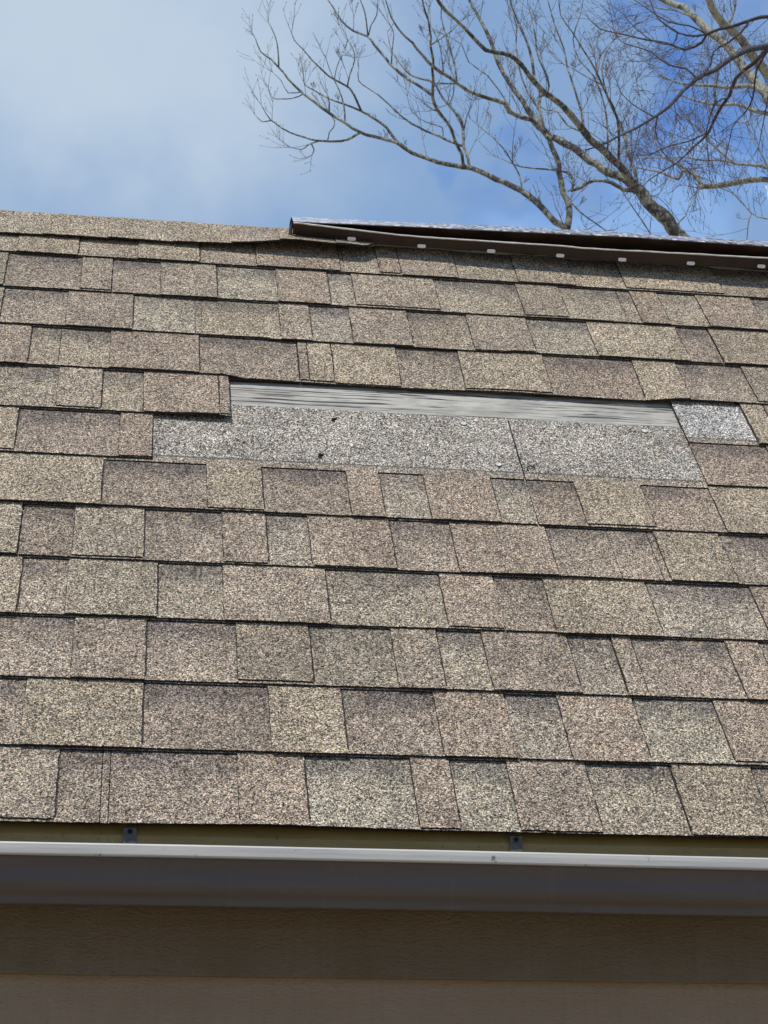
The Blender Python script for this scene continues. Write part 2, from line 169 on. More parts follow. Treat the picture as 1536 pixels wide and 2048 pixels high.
  ('A',[(3.522,8.974,5.434,0.0051),(3.449,9.031,5.614,0.0045),(3.383,9.079,5.766,0.0039),(3.336,9.115,5.887,0.0035)]) ,
  ('B',[(6.385,10.49,6.031,0.1344),(5.965,10.352,6.633,0.1156),(5.555,10.274,7.046,0.1008),(5.311,10.247,7.234,0.0931),(5.109,10.233,7.365,0.087)]) ,
  ('B',[(5.235,10.242,7.283,0.0435),(5.043,10.418,7.368,0.041),(4.984,10.478,7.538,0.0395),(4.931,10.53,7.69,0.0381),(4.85,10.601,7.868,0.0363),(4.79,10.655,8.024,0.0349),(4.716,10.716,8.184,0.0333),(4.638,10.775,8.295,0.032),(4.55,10.843,8.461,0.0302),(4.47,10.902,8.591,0.0288),(4.328,11.004,8.727,0.0268),(4.244,11.062,8.824,0.0255)]) ,
  ('B',[(5.16,10.237,7.333,0.0435),(4.927,10.081,7.409,0.04),(4.743,9.94,7.477,0.0371),(4.651,9.865,7.514,0.0355),(4.519,9.743,7.579,0.0331),(4.381,9.649,7.613,0.0311),(4.257,9.548,7.657,0.029),(4.173,9.445,7.717,0.0272),(4.131,9.387,7.75,0.0262)]) ,
  ('B',[(5.555,10.274,7.046,0.0297),(5.091,10.545,7.413,0.0202),(5.021,10.586,7.454,0.0188),(4.917,10.648,7.52,0.0168),(4.787,10.722,7.607,0.0142),(4.693,10.787,7.629,0.0124),(4.585,10.854,7.675,0.0104),(4.488,10.91,7.731,0.0085),(4.378,10.968,7.82,0.0062)]) ,
  ('B',[(4.666,10.804,7.64,0.0123),(4.649,10.8,7.809,0.0089),(4.697,10.793,7.922,0.0063),(4.646,10.805,8.005,0.0041)]) ,
  ('B',[(4.984,10.478,7.538,0.0221),(4.89,10.505,7.64,0.0199),(4.791,10.548,7.672,0.018),(4.68,10.605,7.681,0.0158),(4.605,10.636,7.709,0.0144),(4.468,10.699,7.742,0.0118),(4.316,10.763,7.791,0.0089),(4.187,10.805,7.885,0.0062)]) ,
  ('B',[(5.965,10.352,6.633,0.0316),(5.581,10.59,6.883,0.0291),(5.176,10.86,7.028,0.0265),(5.102,10.913,7.043,0.026),(4.989,10.989,7.074,0.0253),(4.872,11.078,7.081,0.0245),(4.73,11.184,7.093,0.0235),(4.633,11.248,7.119,0.0229)]) ,
  ('B',[(4.645,11.24,7.116,0.0187),(4.607,11.245,7.204,0.0171),(4.555,11.26,7.256,0.0158),(4.503,11.28,7.279,0.0147),(4.489,11.314,7.239,0.0136),(4.469,11.334,7.221,0.013),(4.366,11.37,7.284,0.0107),(4.261,11.41,7.33,0.0084),(4.061,11.489,7.405,0.0042)]) ,
  ('B',[(4.682,11.216,7.106,0.0083),(4.618,11.249,7.108,0.0061),(4.54,11.281,7.135,0.0033)]) ,
  ('B',[(4.562,11.258,7.25,0.0109),(4.463,11.287,7.336,0.0092),(4.358,11.322,7.403,0.0076),(4.293,11.335,7.519,0.006),(4.257,11.338,7.696,0.0038)]) ,
  ('B',[(5.965,10.352,6.633,0.0217),(5.543,10.49,6.894,0.0176),(5.108,10.671,7.001,0.0135),(4.983,10.716,7.054,0.0124),(4.883,10.758,7.076,0.0114),(4.782,10.798,7.106,0.0105),(4.718,10.813,7.171,0.0098),(4.603,10.838,7.302,0.0084),(4.488,10.86,7.463,0.0068),(4.319,10.902,7.616,0.0049)]) ,
  ('B',[(4.782,10.798,7.106,0.0097),(4.669,10.843,7.153,0.0088),(4.557,10.899,7.166,0.0078),(4.417,10.957,7.218,0.0066),(4.227,11.048,7.245,0.005),(4.022,11.144,7.28,0.0033)]) ,
  ('B',[(4.734,10.809,7.155,0.0081),(4.706,10.816,7.188,0.0074),(4.696,10.817,7.266,0.0061),(4.582,10.849,7.385,0.0033)]) ,
  ('B',[(6.018,10.369,6.557,0.0111),(5.457,10.657,6.574,0.0082),(5.06,10.849,6.649,0.0059),(4.936,10.896,6.718,0.0052),(4.862,10.915,6.83,0.0046),(4.787,10.936,6.914,0.004),(4.66,10.982,6.99,0.0033)]) ,
  ('B',[(4.936,10.896,6.718,0.0053),(4.912,10.926,6.638,0.0044),(4.91,10.966,6.519,0.0032)]) ,
  ('B',[(4.381,9.649,7.613,0.0114),(4.427,9.601,7.737,0.0083),(4.434,9.563,7.849,0.0057)]) ,
  ('B',[(4.55,10.843,8.461,0.0104),(4.393,10.895,8.563,0.0078),(4.262,10.95,8.602,0.0058),(4.169,10.981,8.663,0.0042)]) ,
  ('B',[(5.308,10.59,6.198,0.0099),(5.083,10.638,6.812,0.0066),(4.968,10.66,7.124,0.0049),(4.896,10.675,7.282,0.0041),(4.851,10.682,7.439,0.0032)]) ,
  ('C',[(4.533,5.639,3.827,0.1002),(4.133,5.5,4.422,0.0743),(3.871,5.436,4.731,0.0597),(3.641,5.422,4.874,0.0501)]) ,
  ('C',[(3.871,5.436,4.731,0.03),(3.536,5.262,4.708,0.0264),(3.192,5.114,4.599,0.0229),(2.906,4.997,4.46,0.0199)]) ,
  ('C',[(2.906,4.997,4.46,0.0152),(2.834,4.946,4.411,0.0145),(2.742,4.881,4.349,0.0135),(2.626,4.796,4.242,0.0123),(2.51,4.706,4.116,0.0109),(2.399,4.62,4.012,0.0097),(2.307,4.541,3.899,0.0086),(2.214,4.453,3.764,0.0074),(2.106,4.359,3.645,0.0062),(2.003,4.267,3.537,0.0051),(1.894,4.17,3.434,0.004),(1.805,4.087,3.343,0.0031),(1.73,4.017,3.284,0.0023)]) ,
  ('C',[(2.906,4.997,4.46,0.0117),(2.877,5.067,4.447,0.011),(2.855,5.126,4.435,0.0105),(2.804,5.232,4.42,0.0094),(2.8,5.333,4.376,0.0085),(2.772,5.438,4.34,0.0075),(2.759,5.543,4.294,0.0064),(2.718,5.64,4.268,0.0054),(2.658,5.768,4.237,0.0041),(2.596,5.866,4.226,0.0031),(2.554,5.939,4.213,0.0023)]) ,
  ('C',[(3.641,5.422,4.874,0.0138),(3.403,5.59,5.045,0.0116),(3.207,5.742,5.117,0.0099),(3.129,5.806,5.135,0.0092),(3.058,5.875,5.131,0.0086),(2.985,5.936,5.141,0.0079),(2.935,5.985,5.137,0.0074),(2.918,6.027,5.109,0.007),(2.845,6.097,5.104,0.0063),(2.767,6.144,5.168,0.0056),(2.665,6.211,5.221,0.0047),(2.57,6.27,5.281,0.0039),(2.456,6.34,5.347,0.0029),(2.4,6.371,5.437,0.0022)]) ,
  ('C',[(3.111,5.823,5.134,0.0068),(3.079,5.863,5.084,0.0061),(3.018,5.909,5.045,0.0053),(2.955,5.951,5.014,0.0044),(2.946,5.992,4.956,0.0037),(2.916,6.023,4.92,0.0032)]) ,
  ('C',[(2.906,4.997,4.46,0.0058),(2.85,5.073,4.375,0.0048),(2.851,5.147,4.271,0.0038),(2.823,5.199,4.207,0.0032),(2.777,5.248,4.158,0.0025),(2.767,5.31,4.072,0.0017)]) ,
  ('C',[(2.797,5.346,4.371,0.0043),(2.744,5.376,4.358,0.0039),(2.72,5.455,4.251,0.0029),(2.743,5.518,4.156,0.002),(2.752,5.554,4.101,0.0015)]) ,
  ('C',[(2.985,5.936,5.141,0.0068),(2.888,5.987,5.123,0.0059),(2.787,6.02,5.156,0.0049),(2.693,6.038,5.242,0.0039),(2.659,6.038,5.323,0.0032),(2.642,6.036,5.383,0.0027)]) ,
  ('C',[(2.935,5.985,5.137,0.0048),(2.85,6.005,5.194,0.0041),(2.749,6.039,5.227,0.0035),(2.655,6.059,5.304,0.0027),(2.577,6.074,5.37,0.0021)]) ,
  ('C',[(2.787,6.02,5.156,0.004),(2.768,6.058,5.105,0.0035),(2.674,6.089,5.136,0.0029),(2.58,6.107,5.223,0.0021),(2.528,6.113,5.295,0.0016)]) ,
  ('C',[(2.399,4.62,4.012,0.0044),(2.358,4.629,4.066,0.004),(2.289,4.655,4.093,0.0035),(2.212,4.675,4.167,0.0028),(2.149,4.696,4.2,0.0024),(2.092,4.714,4.233,0.002),(2.064,4.718,4.294,0.0016)]) ,
  ('C',[(2.12,4.371,3.66,0.0033),(2.073,4.388,3.699,0.0027),(2.033,4.399,3.735,0.0022),(1.993,4.408,3.786,0.0017),(1.98,4.41,3.835,0.0013)]) ,
  ('C',[(2.759,5.543,4.294,0.0044),(2.677,5.593,4.267,0.0037),(2.585,5.64,4.257,0.0029),(2.494,5.693,4.231,0.0021),(2.416,5.725,4.243,0.0015)]) ,
  ('C',[(2.147,4.394,3.69,0.0034),(2.143,4.437,3.635,0.0029),(2.184,4.485,3.567,0.0022),(2.251,4.517,3.524,0.0017),(2.301,4.537,3.498,0.0013)]) ,
  ('C',[(2.977,5.026,4.495,0.0056),(2.937,5.106,4.384,0.0046),(2.933,5.189,4.266,0.0033),(2.927,5.265,4.161,0.0022),(2.922,5.312,4.095,0.0014)]) ,
]

# ---------------------------------------------------------------- helpers
random.seed(11)
EXPO = .143; SH = .345; SLOPE = .0378; TT = .0024; BT = .0025; DECK = -.0188; RV = 1.744
YR = RV * SLP.y; ZR = RV * SLP.z; UMIN, UMAX = -1.6, 3.0; GROUND = -1.97
def P(u, v, h=0.): return Vector((u, 0, 0)) + SLP * v + NRM * h
def back(p): return Vector((p.x, 2 * YR - p.y, p.z))
def nz1(x, y=0., z=0.): return noise.noise(Vector((x, y, z)))
class MB:
    def __init__(s): s.v = []; s.f = []; s.m = []; s.a = {}
    def vert(s, p): s.v.append(tuple(p)); return len(s.v) - 1
    def face(s, idx, mi=0, **attr):
        s.f.append(tuple(idx)); s.m.append(mi)
        for k, val in attr.items(): s.a.setdefault(k, {})[len(s.f) - 1] = val
    def quad(s, a, b, c, d, mi=0, **attr): s.face([s.vert(p) for p in (a, b, c, d)], mi, **attr)
    def box(s, x0, x1, y0, y1, z0, z1, mi=0, fn=None):
        c = [Vector((x, y, z)) for z in (z0, z1) for y in (y0, y1) for x in (x0, x1)]
        if fn: c = [fn(p) for p in c]
        i = [s.vert(p) for p in c]
        for q in ((0, 2, 3, 1), (4, 5, 7, 6), (0, 1, 5, 4), (2, 6, 7, 3), (0, 4, 6, 2), (1, 3, 7, 5)): s.face([i[k] for k in q], mi)
    def tube(s, pts, rad, n=6, mi=0, caps=True):
        ring = []; ref = Vector((.31, .2, .93)).normalized()
        for i, p in enumerate(pts):
            t = (pts[min(i + 1, len(pts) - 1)] - pts[max(i - 1, 0)])
            t = t.normalized() if t.length > 1e-9 else Vector((0, 0, 1))
            a = t.cross(ref)
            if a.length < .05: a = t.cross(Vector((1, 0, 0)))
            a.normalize(); b = t.cross(a)
            ring.append([s.vert(p + (a * cos(2 * pi * k / n) + b * sin(2 * pi * k / n)) * rad[i]) for k in range(n)])
        for r0, r1 in zip(ring, ring[1:]):
            for k in range(n): s.face((r0[k], r0[(k + 1) % n], r1[(k + 1) % n], r1[k]), mi)
        if caps:
            s.face(ring[0][::-1], mi); s.face(ring[-1], mi)
    def build(s, name, mats, parent=None, smooth=False, label=None):
        me = bpy.data.meshes.new(name); me.from_pydata(s.v, [], s.f)
        for m in (mats if isinstance(mats, (list, tuple)) else [mats]): me.materials.append(m)
        me.polygons.foreach_set('material_index', s.m)
        if 'tone' in s.a:
            at = me.attributes.new('tone', 'FLOAT_COLOR', 'FACE'); dd = s.a['tone']
            flat = []
            for i in range(len(s.f)): flat += list(dd.get(i, (.05, .05, .05))) + [1.]
            at.data.foreach_set('color', flat)
        if 'st' in s.a:      # corner value: distance above the course's lower edge; second: cut-out flag
            at = me.attributes.new('st', 'FLOAT', 'CORNER'); dd = s.a['st']; flat = []
            for i, f in enumerate(s.f):
                x = dd.get(i); flat += list(x) if x is not None else [0.] * len(f)
            at.data.foreach_set('value', flat)
            at = me.attributes.new('cf', 'FLOAT', 'FACE'); dd = s.a.get('cf', {})
            at.data.foreach_set('value', [dd.get(i, 0.) for i in range(len(s.f))])
        if smooth: me.polygons.foreach_set('use_smooth', [True] * len(s.f))
        me.update()
        o = bpy.data.objects.new(name, me); COL.objects.link(o)
        if parent: o.parent = parent
        if label: o['label'] = label
        return o
def empty(name, loc, label, cat, group=None):
    o = bpy.data.objects.new(name, None); COL.objects.link(o); o.location = loc; o['label'] = label; o['category'] = cat; o.empty_display_size = .2
    if group: o['group'] = group
    return o

# ---------------------------------------------------------------- materials
def mat(name):
    m = bpy.data.materials.new(name); m.use_nodes = True; nt = m.node_tree
    b = nt.nodes['Principled BSDF']; tc = nt.nodes.new('ShaderNodeTexCoord')
    g = nt.nodes.new('ShaderNodeNewGeometry')
    return m, nt, b, g.outputs['Position']
def bump(nt, b, h, dist, strength=1.):
    n = nt.nodes.new('ShaderNodeBump'); n.inputs['Distance'].default_value = dist; n.inputs['Strength'].default_value = strength
    nt.links.new(h, n.inputs['Height']); nt.links.new(n.outputs[0], b.inputs['Normal'])
def granule_mat():
    m, nt, b, pos = mat('shingle_granules'); L = nt.links
    tone = N(nt, 'ShaderNodeAttribute', attribute_name='tone').outputs['Color']
    st = N(nt, 'ShaderNodeAttribute', attribute_name='st').outputs['Fac']
    cf = N(nt, 'ShaderNodeAttribute', attribute_name='cf').outputs['Fac']
    wob = N(nt, 'ShaderNodeTexNoise', i_Scale=260., i_Detail=1.); L.new(pos, wob.inputs['Vector'])
    w2 = N(nt, 'ShaderNodeVectorMath', operation='MULTIPLY_ADD'); L.new(wob.outputs['Color'], w2.inputs[0]); w2.inputs[1].default_value = (.0022,) * 3; L.new(pos, w2.inputs[2])
    v = N(nt, 'ShaderNodeTexVoronoi', i_Scale=640.); L.new(w2.outputs[0], v.inputs['Vector'])
    sp = N(nt, 'ShaderNodeSeparateColor'); L.new(v.outputs['Color'], sp.inputs[0])
    v3 = N(nt, 'ShaderNodeTexVoronoi', i_Scale=300.); L.new(w2.outputs[0], v3.inputs['Vector'])
    sp3 = N(nt, 'ShaderNodeSeparateColor'); L.new(v3.outputs['Color'], sp3.inputs[0])
    rv = mth(nt, 'ADD', mth(nt, 'MULTIPLY', sp.outputs[0], .78), mth(nt, 'MULTIPLY', sp3.outputs[1], .22))
    br = ramp(nt, rv, [(0, .015), (.2, .05), (.4, .20), (.6, .37), (.78, .64), (.9, .97), (1, 1.)])
    hd = mr(nt, st, .158, .162); br = mth(nt, 'ADD', mth(nt, 'MULTIPLY', br, mth(nt, 'SUBTRACT', 2.72, mth(nt, 'MULTIPLY', hd, -.45))), mth(nt, 'MULTIPLY', hd, -.16)); br = mth(nt, 'MAXIMUM', br, .02)
    hue = ramp(nt, sp.outputs[1], [(0, (1.14, .93, .86)), (.3, (1.0, 1.0, 1.0)), (.55, (1.07, 1.0, .80)), (.75, (.90, 1.0, 1.12)), (1, (1.12, .96, .93))])
    c = mix(nt, 1., tone, hue, 'MULTIPLY')
    c = mix(nt, 1., c, br, 'MULTIPLY')
    big = mth(nt, 'MULTIPLY', mr(nt, noi(nt, pos, 7., 4, .65), .3, .7, .84, 1.13), mr(nt, noi(nt, mapv(nt, pos, (28, 2.2, 2.2)), 1., 4, .7), .25, .5, .86, 1.03))
    fleck = mr(nt, noi(nt, pos, 120., 2, .6), .70, .76, 1., .35)
    big = mth(nt, 'MULTIPLY', big, fleck)
    mid = mr(nt, noi(nt, pos, 45., 3, .6), .3, .7, .88, 1.12)
    c = mix(nt, 1., c, mth(nt, 'MULTIPLY', big, mid), 'MULTIPLY')
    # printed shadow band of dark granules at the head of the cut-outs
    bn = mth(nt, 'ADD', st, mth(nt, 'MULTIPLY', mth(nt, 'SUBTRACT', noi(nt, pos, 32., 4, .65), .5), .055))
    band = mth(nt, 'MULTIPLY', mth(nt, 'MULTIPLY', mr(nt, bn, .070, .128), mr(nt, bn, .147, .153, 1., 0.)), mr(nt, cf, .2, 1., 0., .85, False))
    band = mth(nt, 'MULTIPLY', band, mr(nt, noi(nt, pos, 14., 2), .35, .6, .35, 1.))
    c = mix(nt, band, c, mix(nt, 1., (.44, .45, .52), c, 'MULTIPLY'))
    # dirt line left where the missing course used to end
    ln = mth(nt, 'ABSOLUTE', mth(nt, 'SUBTRACT', mth(nt, 'ADD', st, mth(nt, 'MULTIPLY', mth(nt, 'SUBTRACT', noi(nt, pos, 70., 2), .5), .004)), .1585))
    c = mix(nt, mth(nt, 'MULTIPLY', mr(nt, ln, .0010, .0034, 1., 0.), .72), c, (.06, .055, .052))
    L.new(c, b.inputs['Base Color']); b.inputs['Roughness'].default_value = .85; b.inputs['Specular IOR Level'].default_value = .25
    hgt = mth(nt, 'ADD', mr(nt, v.outputs['Distance'], 0., .9, 1., 0., False), mth(nt, 'MULTIPLY', sp.outputs[2], .8))
    bump(nt, b, hgt, .0011, .85)
    return m
M = {}
M['gran'] = granule_mat()
m, nt, b, pos = mat('asphalt_edge')
nt.links.new(ramp(nt, noi(nt, pos, 500., 1), [(.3, (.008, .007, .007)), (.6, (.02, .017, .016)), (.75, (.10, .085, .07))]), b.inputs['Base Color']); b.inputs['Roughness'].default_value = .9
M['edge'] = m
# weathered deck board
m, nt, b, pos = mat('weathered_wood'); L = nt.links
gr = mapv(nt, pos, (5, 130, 130)); g2 = mapv(nt, pos, (22, 420, 420)); g3 = mapv(nt, pos, (5, 210, 210))
wv = N(nt, 'ShaderNodeTexNoise', i_Scale=5.); L.new(pos, wv.inputs['Vector'])
wav = N(nt, 'ShaderNodeVectorMath', operation='MULTIPLY_ADD'); L.new(wv.outputs['Color'], wav.inputs[0]); wav.inputs[1].default_value = (0, .9, .9); L.new(gr, wav.inputs[2])
wa2 = N(nt, 'ShaderNodeVectorMath', operation='MULTIPLY_ADD'); L.new(wv.outputs['Color'], wa2.inputs[0]); wa2.inputs[1].default_value = (0, 2.6, 2.6); L.new(g3, wa2.inputs[2])
a = noi(nt, wav.outputs[0], 1., 5, .62); f2 = noi(nt, g2, 1., 3, .6); ck = noi(nt, wa2.outputs[0], 1., 2, .5)
c = ramp(nt, a, [(.25, (.22, .202, .172)), (.42, (.30, .28, .242)), (.58, (.37, .35, .305)), (.78, (.45, .427, .375))])
c = mix(nt, mr(nt, f2, .35, .7, .0, .55), c, (.52, .495, .44)); c = mix(nt, mr(nt, noi(nt, mapv(nt, pos, (1, 2, 2)), 9., 4, .7), .45, .62, 0, .4), c, (.17, .165, .155))
c = mix(nt, mr(nt, ck, .38, .44, .92, 0.), c, (.05, .045, .045))
L.new(c, b.inputs['Base Color']); b.inputs['Roughness'].default_value = .8
bump(nt, b, mth(nt, 'ADD', mth(nt, 'ADD', a, mth(nt, 'MULTIPLY', f2, .5)), mr(nt, ck, .33, .4, 0., 1.)), .001, .5)
b.inputs['Specular IOR Level'].default_value = .08; M['wood'] = m
def metal(name, dark, light, rough, spec, nscale=25., stretch=(1, 1, 1), bmp=0., coat=0.):
    m, nt, b, pos = mat(name)
    n = noi(nt, mapv(nt, pos, stretch), nscale, 5, .6)
    nt.links.new(mix(nt, mr(nt, n, .35, .65), dark, light), b.inputs['Base Color'])
    nt.links.new(mr(nt, n, .3, .7, rough * .8, rough * 1.2), b.inputs['Roughness']); b.inputs['Specular IOR Level'].default_value = spec
    if name == 'brown_gutter_paint':
        stn = noi(nt, mapv(nt, pos, (38, 2.5, 2.5)), 1., 5, .75); cc = b.inputs['Base Color'].links[0].from_socket
        nt.links.new(mix(nt, mr(nt, stn, .56, .74, 0., .22), cc, (.15, .125, .10)), b.inputs['Base Color'])
    b.inputs['Coat Weight'].default_value = coat; b.inputs['Coat Roughness'].default_value = .25
    if bmp: bump(nt, b, noi(nt, pos, 260., 3), .001, bmp)
    return m
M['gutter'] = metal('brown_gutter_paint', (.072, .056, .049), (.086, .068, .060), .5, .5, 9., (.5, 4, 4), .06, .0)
m, nt, b, pos = mat('gutter_lip_sun_tint'); L = nt.links  # sun glare on the brown lip painted as pale grey; dark specks are dirt
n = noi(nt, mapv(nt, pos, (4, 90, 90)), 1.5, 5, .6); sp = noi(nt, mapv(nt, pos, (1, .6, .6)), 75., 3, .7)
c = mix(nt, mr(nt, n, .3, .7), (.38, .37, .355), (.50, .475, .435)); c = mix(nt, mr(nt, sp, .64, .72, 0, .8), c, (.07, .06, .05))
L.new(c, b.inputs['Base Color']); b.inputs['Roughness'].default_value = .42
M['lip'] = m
M['ventdark'] = metal('brown_vent_metal', (.020, .0105, .007), (.038, .020, .013), .5, .5, 18., (1, 1, 1), .15)
m, nt, b, pos = mat('vent_top_glare_tint'); L = nt.links  # glare on the brown vent top painted in as pale speckle, palest at left
v = N(nt, 'ShaderNodeTexVoronoi', i_Scale=190.); L.new(mapv(nt, pos, (.7, 1, 1)), v.inputs['Vector']); sp_ = N(nt, 'ShaderNodeSeparateColor'); L.new(v.outputs['Color'], sp_.inputs[0])
c = ramp(nt, sp_.outputs[0], [(0, (.03, .028, .035)), (.40, (.15, .145, .17)), (.75, (.32, .32, .35)), (1, (.72, .74, .78))])
fade = N(nt, 'ShaderNodeSeparateXYZ'); L.new(pos, fade.inputs[0])
c = mix(nt, mr(nt, fade.outputs[0], .3, .85, .55, 0.), c, (.42, .45, .50))
L.new(c, b.inputs['Base Color']); b.inputs['Roughness'].default_value = .5; b.inputs['Metallic'].default_value = .15; bump(nt, b, sp_.outputs[1], .0015, .6)
M['venttop'] = m
M['rim'] = metal('vent_edge_sun_tint', (.55, .50, .47), (.72, .68, .64), .35, .6, 60.)  # sunlight along the brown flange edge, put into a pale colour
M['slotlight'] = metal('slot_light_tint', (.70, .68, .67), (.82, .80, .79), .5, .5, 200.)  # near-white colour stands in for the light showing at the vent slots
M['hanger'] = metal('dull_zinc', (.085, .072, .058), (.14, .12, .10), .5, .5, 120.)
M['dark'] = metal('black_hole', (.006, .006, .006), (.012, .011, .01), .7, .2)
M['nail'] = metal('galvanised_nail', (.40, .40, .37), (.60, .60, .55), .45, .5, 200.)
# drip edge, olive with fine ribs
m, nt, b, pos = mat('olive_drip_edge'); L = nt.links
n = noi(nt, mapv(nt, pos, (1, 3, 3)), 12., 5, .65); n2_ = noi(nt, pos, 130., 3, .7)
c = mix(nt, mr(nt, n, .3, .7), (.31, .185, .045), (.37, .24, .075)); c = mix(nt, mr(nt, n2_, .62, .74, 0, .7), c, (.03, .03, .02))
L.new(c, b.inputs['Base Color']); b.inputs['Roughness'].default_value = .5; M['drip'] = m
def wood_paint(name, c0, c1, seed):
    m, nt, b, pos = mat(name); L = nt.links
    p = mapv(nt, pos, (1, 1, 1), (0, 0, 0)); ad = N(nt, 'ShaderNodeVectorMath', operation='ADD'); L.new(p, ad.inputs[0]); ad.inputs[1].default_value = (seed, seed * 2, seed * .7); p = ad.outputs[0]
    gp = mapv(nt, p, (7, 40, 40)); wv = N(nt, 'ShaderNodeTexNoise', i_Scale=4.5, i_Detail=2.); L.new(p, wv.inputs['Vector'])
    wa = N(nt, 'ShaderNodeVectorMath', operation='MULTIPLY_ADD'); L.new(wv.outputs['Color'], wa.inputs[0]); wa.inputs[1].default_value = (0, 2., 2.); L.new(gp, wa.inputs[2])
    g = noi(nt, wa.outputs[0], 1.3, 6, .68); fine = noi(nt, mapv(nt, p, (150, 300, 300)), 1., 4, .7); vs = noi(nt, mapv(nt, p, (110, 6, 6)), 1., 3, .6); patch = noi(nt, p, 5., 4, .6)
    c = mix(nt, mr(nt, patch, .35, .65), c0, c1)
    c = mix(nt, mr(nt, vs, .42, .7, 0, .16), c, tuple(x * .6 for x in c0)); c = mix(nt, mr(nt, g, .66, .78, 0, .15), c, tuple(x * 1.7 for x in c1))
    L.new(c, b.inputs['Base Color']); b.inputs['Roughness'].default_value = .62
    pits = mth(nt, 'MULTIPLY', mr(nt, noi(nt, mapv(nt, p, (70, 150, 150)), 1., 4, .65), .54, .68), mr(nt, patch, .45, .7))
    h = mth(nt, 'SUBTRACT', mth(nt, 'ADD', mth(nt, 'MULTIPLY', g, .7), mth(nt, 'ADD', mth(nt, 'MULTIPLY', fine, .8), mth(nt, 'MULTIPLY', vs, .15))), mth(nt, 'MULTIPLY', pits, .4))
    bump(nt, b, h, .0035, .75)
    return m
M['fascia'] = wood_paint('brown_fascia_paint', (.125, .088, .044), (.145, .108, .062), 3.1)
M['siding'] = wood_paint('taupe_siding_paint', (.25, .180, .110), (.28, .205, .130), 8.4)
def bark(name, brown, pale, thr, twig=False):
    m, nt, b, pos = mat(name); L = nt.links
    a = noi(nt, pos, 9., 6, .75); f = noi(nt, mapv(nt, pos, (1, 1, .6)), 48., 4, .75)
    c = mix(nt, mr(nt, mth(nt, 'ADD', mth(nt, 'MULTIPLY', a, .7), mth(nt, 'MULTIPLY', f, .3)), thr - .05, thr + .05), brown, pale)
    c = mix(nt, mr(nt, f, .35, .6, .5, 0), c, tuple(x * .45 for x in brown))
    L.new(c, b.inputs['Base Color']); b.inputs['Roughness'].default_value = .85
    if not twig: bump(nt, b, f, .02, .8)
    return m
M['barkA'] = bark('lichen_bark', (.06, .055, .05), (.33, .335, .265), .51)
M['barkB'] = bark('pale_lichen_bark', (.085, .072, .058), (.38, .38, .30), .46)
M['barkC'] = bark('dark_bark', (.055, .045, .045), (.13, .12, .11), .56)
M['twigA'] = bark('grey_twigs', (.10, .09, .09), (.25, .23, .20), .51, True)
M['twigC'] = bark('purple_brown_twigs', (.085, .062, .066), (.19, .155, .15), .52, True)
m, nt, b, pos = mat('bounce_ground_tint'); 
nt.links.new(mix(nt, mr(nt, noi(nt, pos, 3., 6, .7), .35, .65), (.43, .35, .245), (.54, .44, .31)), b.inputs['Base Color']); b.inputs['Roughness'].default_value = .95  # unseen ground, made pale and warm to bounce light up under the eave
bump(nt, b, noi(nt, pos, 60., 4, .7), .03); M['ground'] = m

# ---------------------------------------------------------------- ground
g = MB(); R_ = 400; n = 8
for i in range(n):
    for j in range(n):
        x0, x1, y0, y1 = [R_ * (2 * t / n - 1) for t in (i, i + 1, j, j + 1)]
        g.quad((x0, y0, GROUND), (x1, y0, GROUND), (x1, y1, GROUND), (x0, y1, GROUND))
go = g.build('ground', M['ground']); go['kind'] = 'structure'

# ---------------------------------------------------------------- house
house = empty('house', (0.7, YR, GROUND), 'brown house with steep shingle roof, a torn bare patch and a lifting ridge vent', 'house')
HL = Vector((0.7, YR, GROUND))
def hb(mb, name, mats, smooth=False, parent=None, label=None):     # part built in world coordinates, parented to the house
    o = mb.build(name, mats, parent or house, smooth, label)
    if parent is None: o.matrix_parent_inverse = Matrix.Translation(-HL)
    return o
# walls
w = MB()
wx0, wx1 = UMIN + .12, UMAX - .12; y0, y1 = .034, 2 * YR - .034
w.box(wx0, wx1, y0, y0 + .09, GROUND, -.01)
w.box(wx0, wx1, y1 - .09, y1, GROUND, -.01)
for x in (wx0, wx1 - .09):
    w.box(x, x + .09, y0 + .092, y1 - .092, GROUND, -.012)
    a = [Vector((x, .05, -.008)), Vector((x, 2 * YR - .05, -.008)), Vector((x, YR, ZR - .085))]; bq = [p + Vector((.09, 0, 0)) for p in a]
    i = [w.vert(p) for p in a + bq]
    for f_ in ((0, 2, 1), (3, 4, 5), (0, 1, 4, 3), (1, 2, 5, 4), (2, 0, 3, 5)): w.face([i[k] for k in f_])
hb(w, 'wall', M['siding'])
# fascia boards (front one seen below the gutter), slight waviness of the lower arris
f = MB(); xs = [UMIN + (UMAX - UMIN) * i / 160 for i in range(161)]; rows = []
for x in xs:
    zb = -.1868 - .004 * (x - .35) * .6 + .0005 * nz1(x * 9); rows.append([f.vert(p) for p in ((x, .0335, -.022), (x, .0160, -.022), (x, .0160 + .0006 * nz1(x * 3, 2), zb + .0015), (x, .0172, zb), (x, .0335, zb))])
for a, c in zip(rows, rows[1:]):
    for k in range(4): f.face((a[k], c[k], c[k + 1], a[k + 1]))
f.face(rows[0]); f.face(rows[-1][::-1])
hb(f, 'fascia_board', M['fascia'])

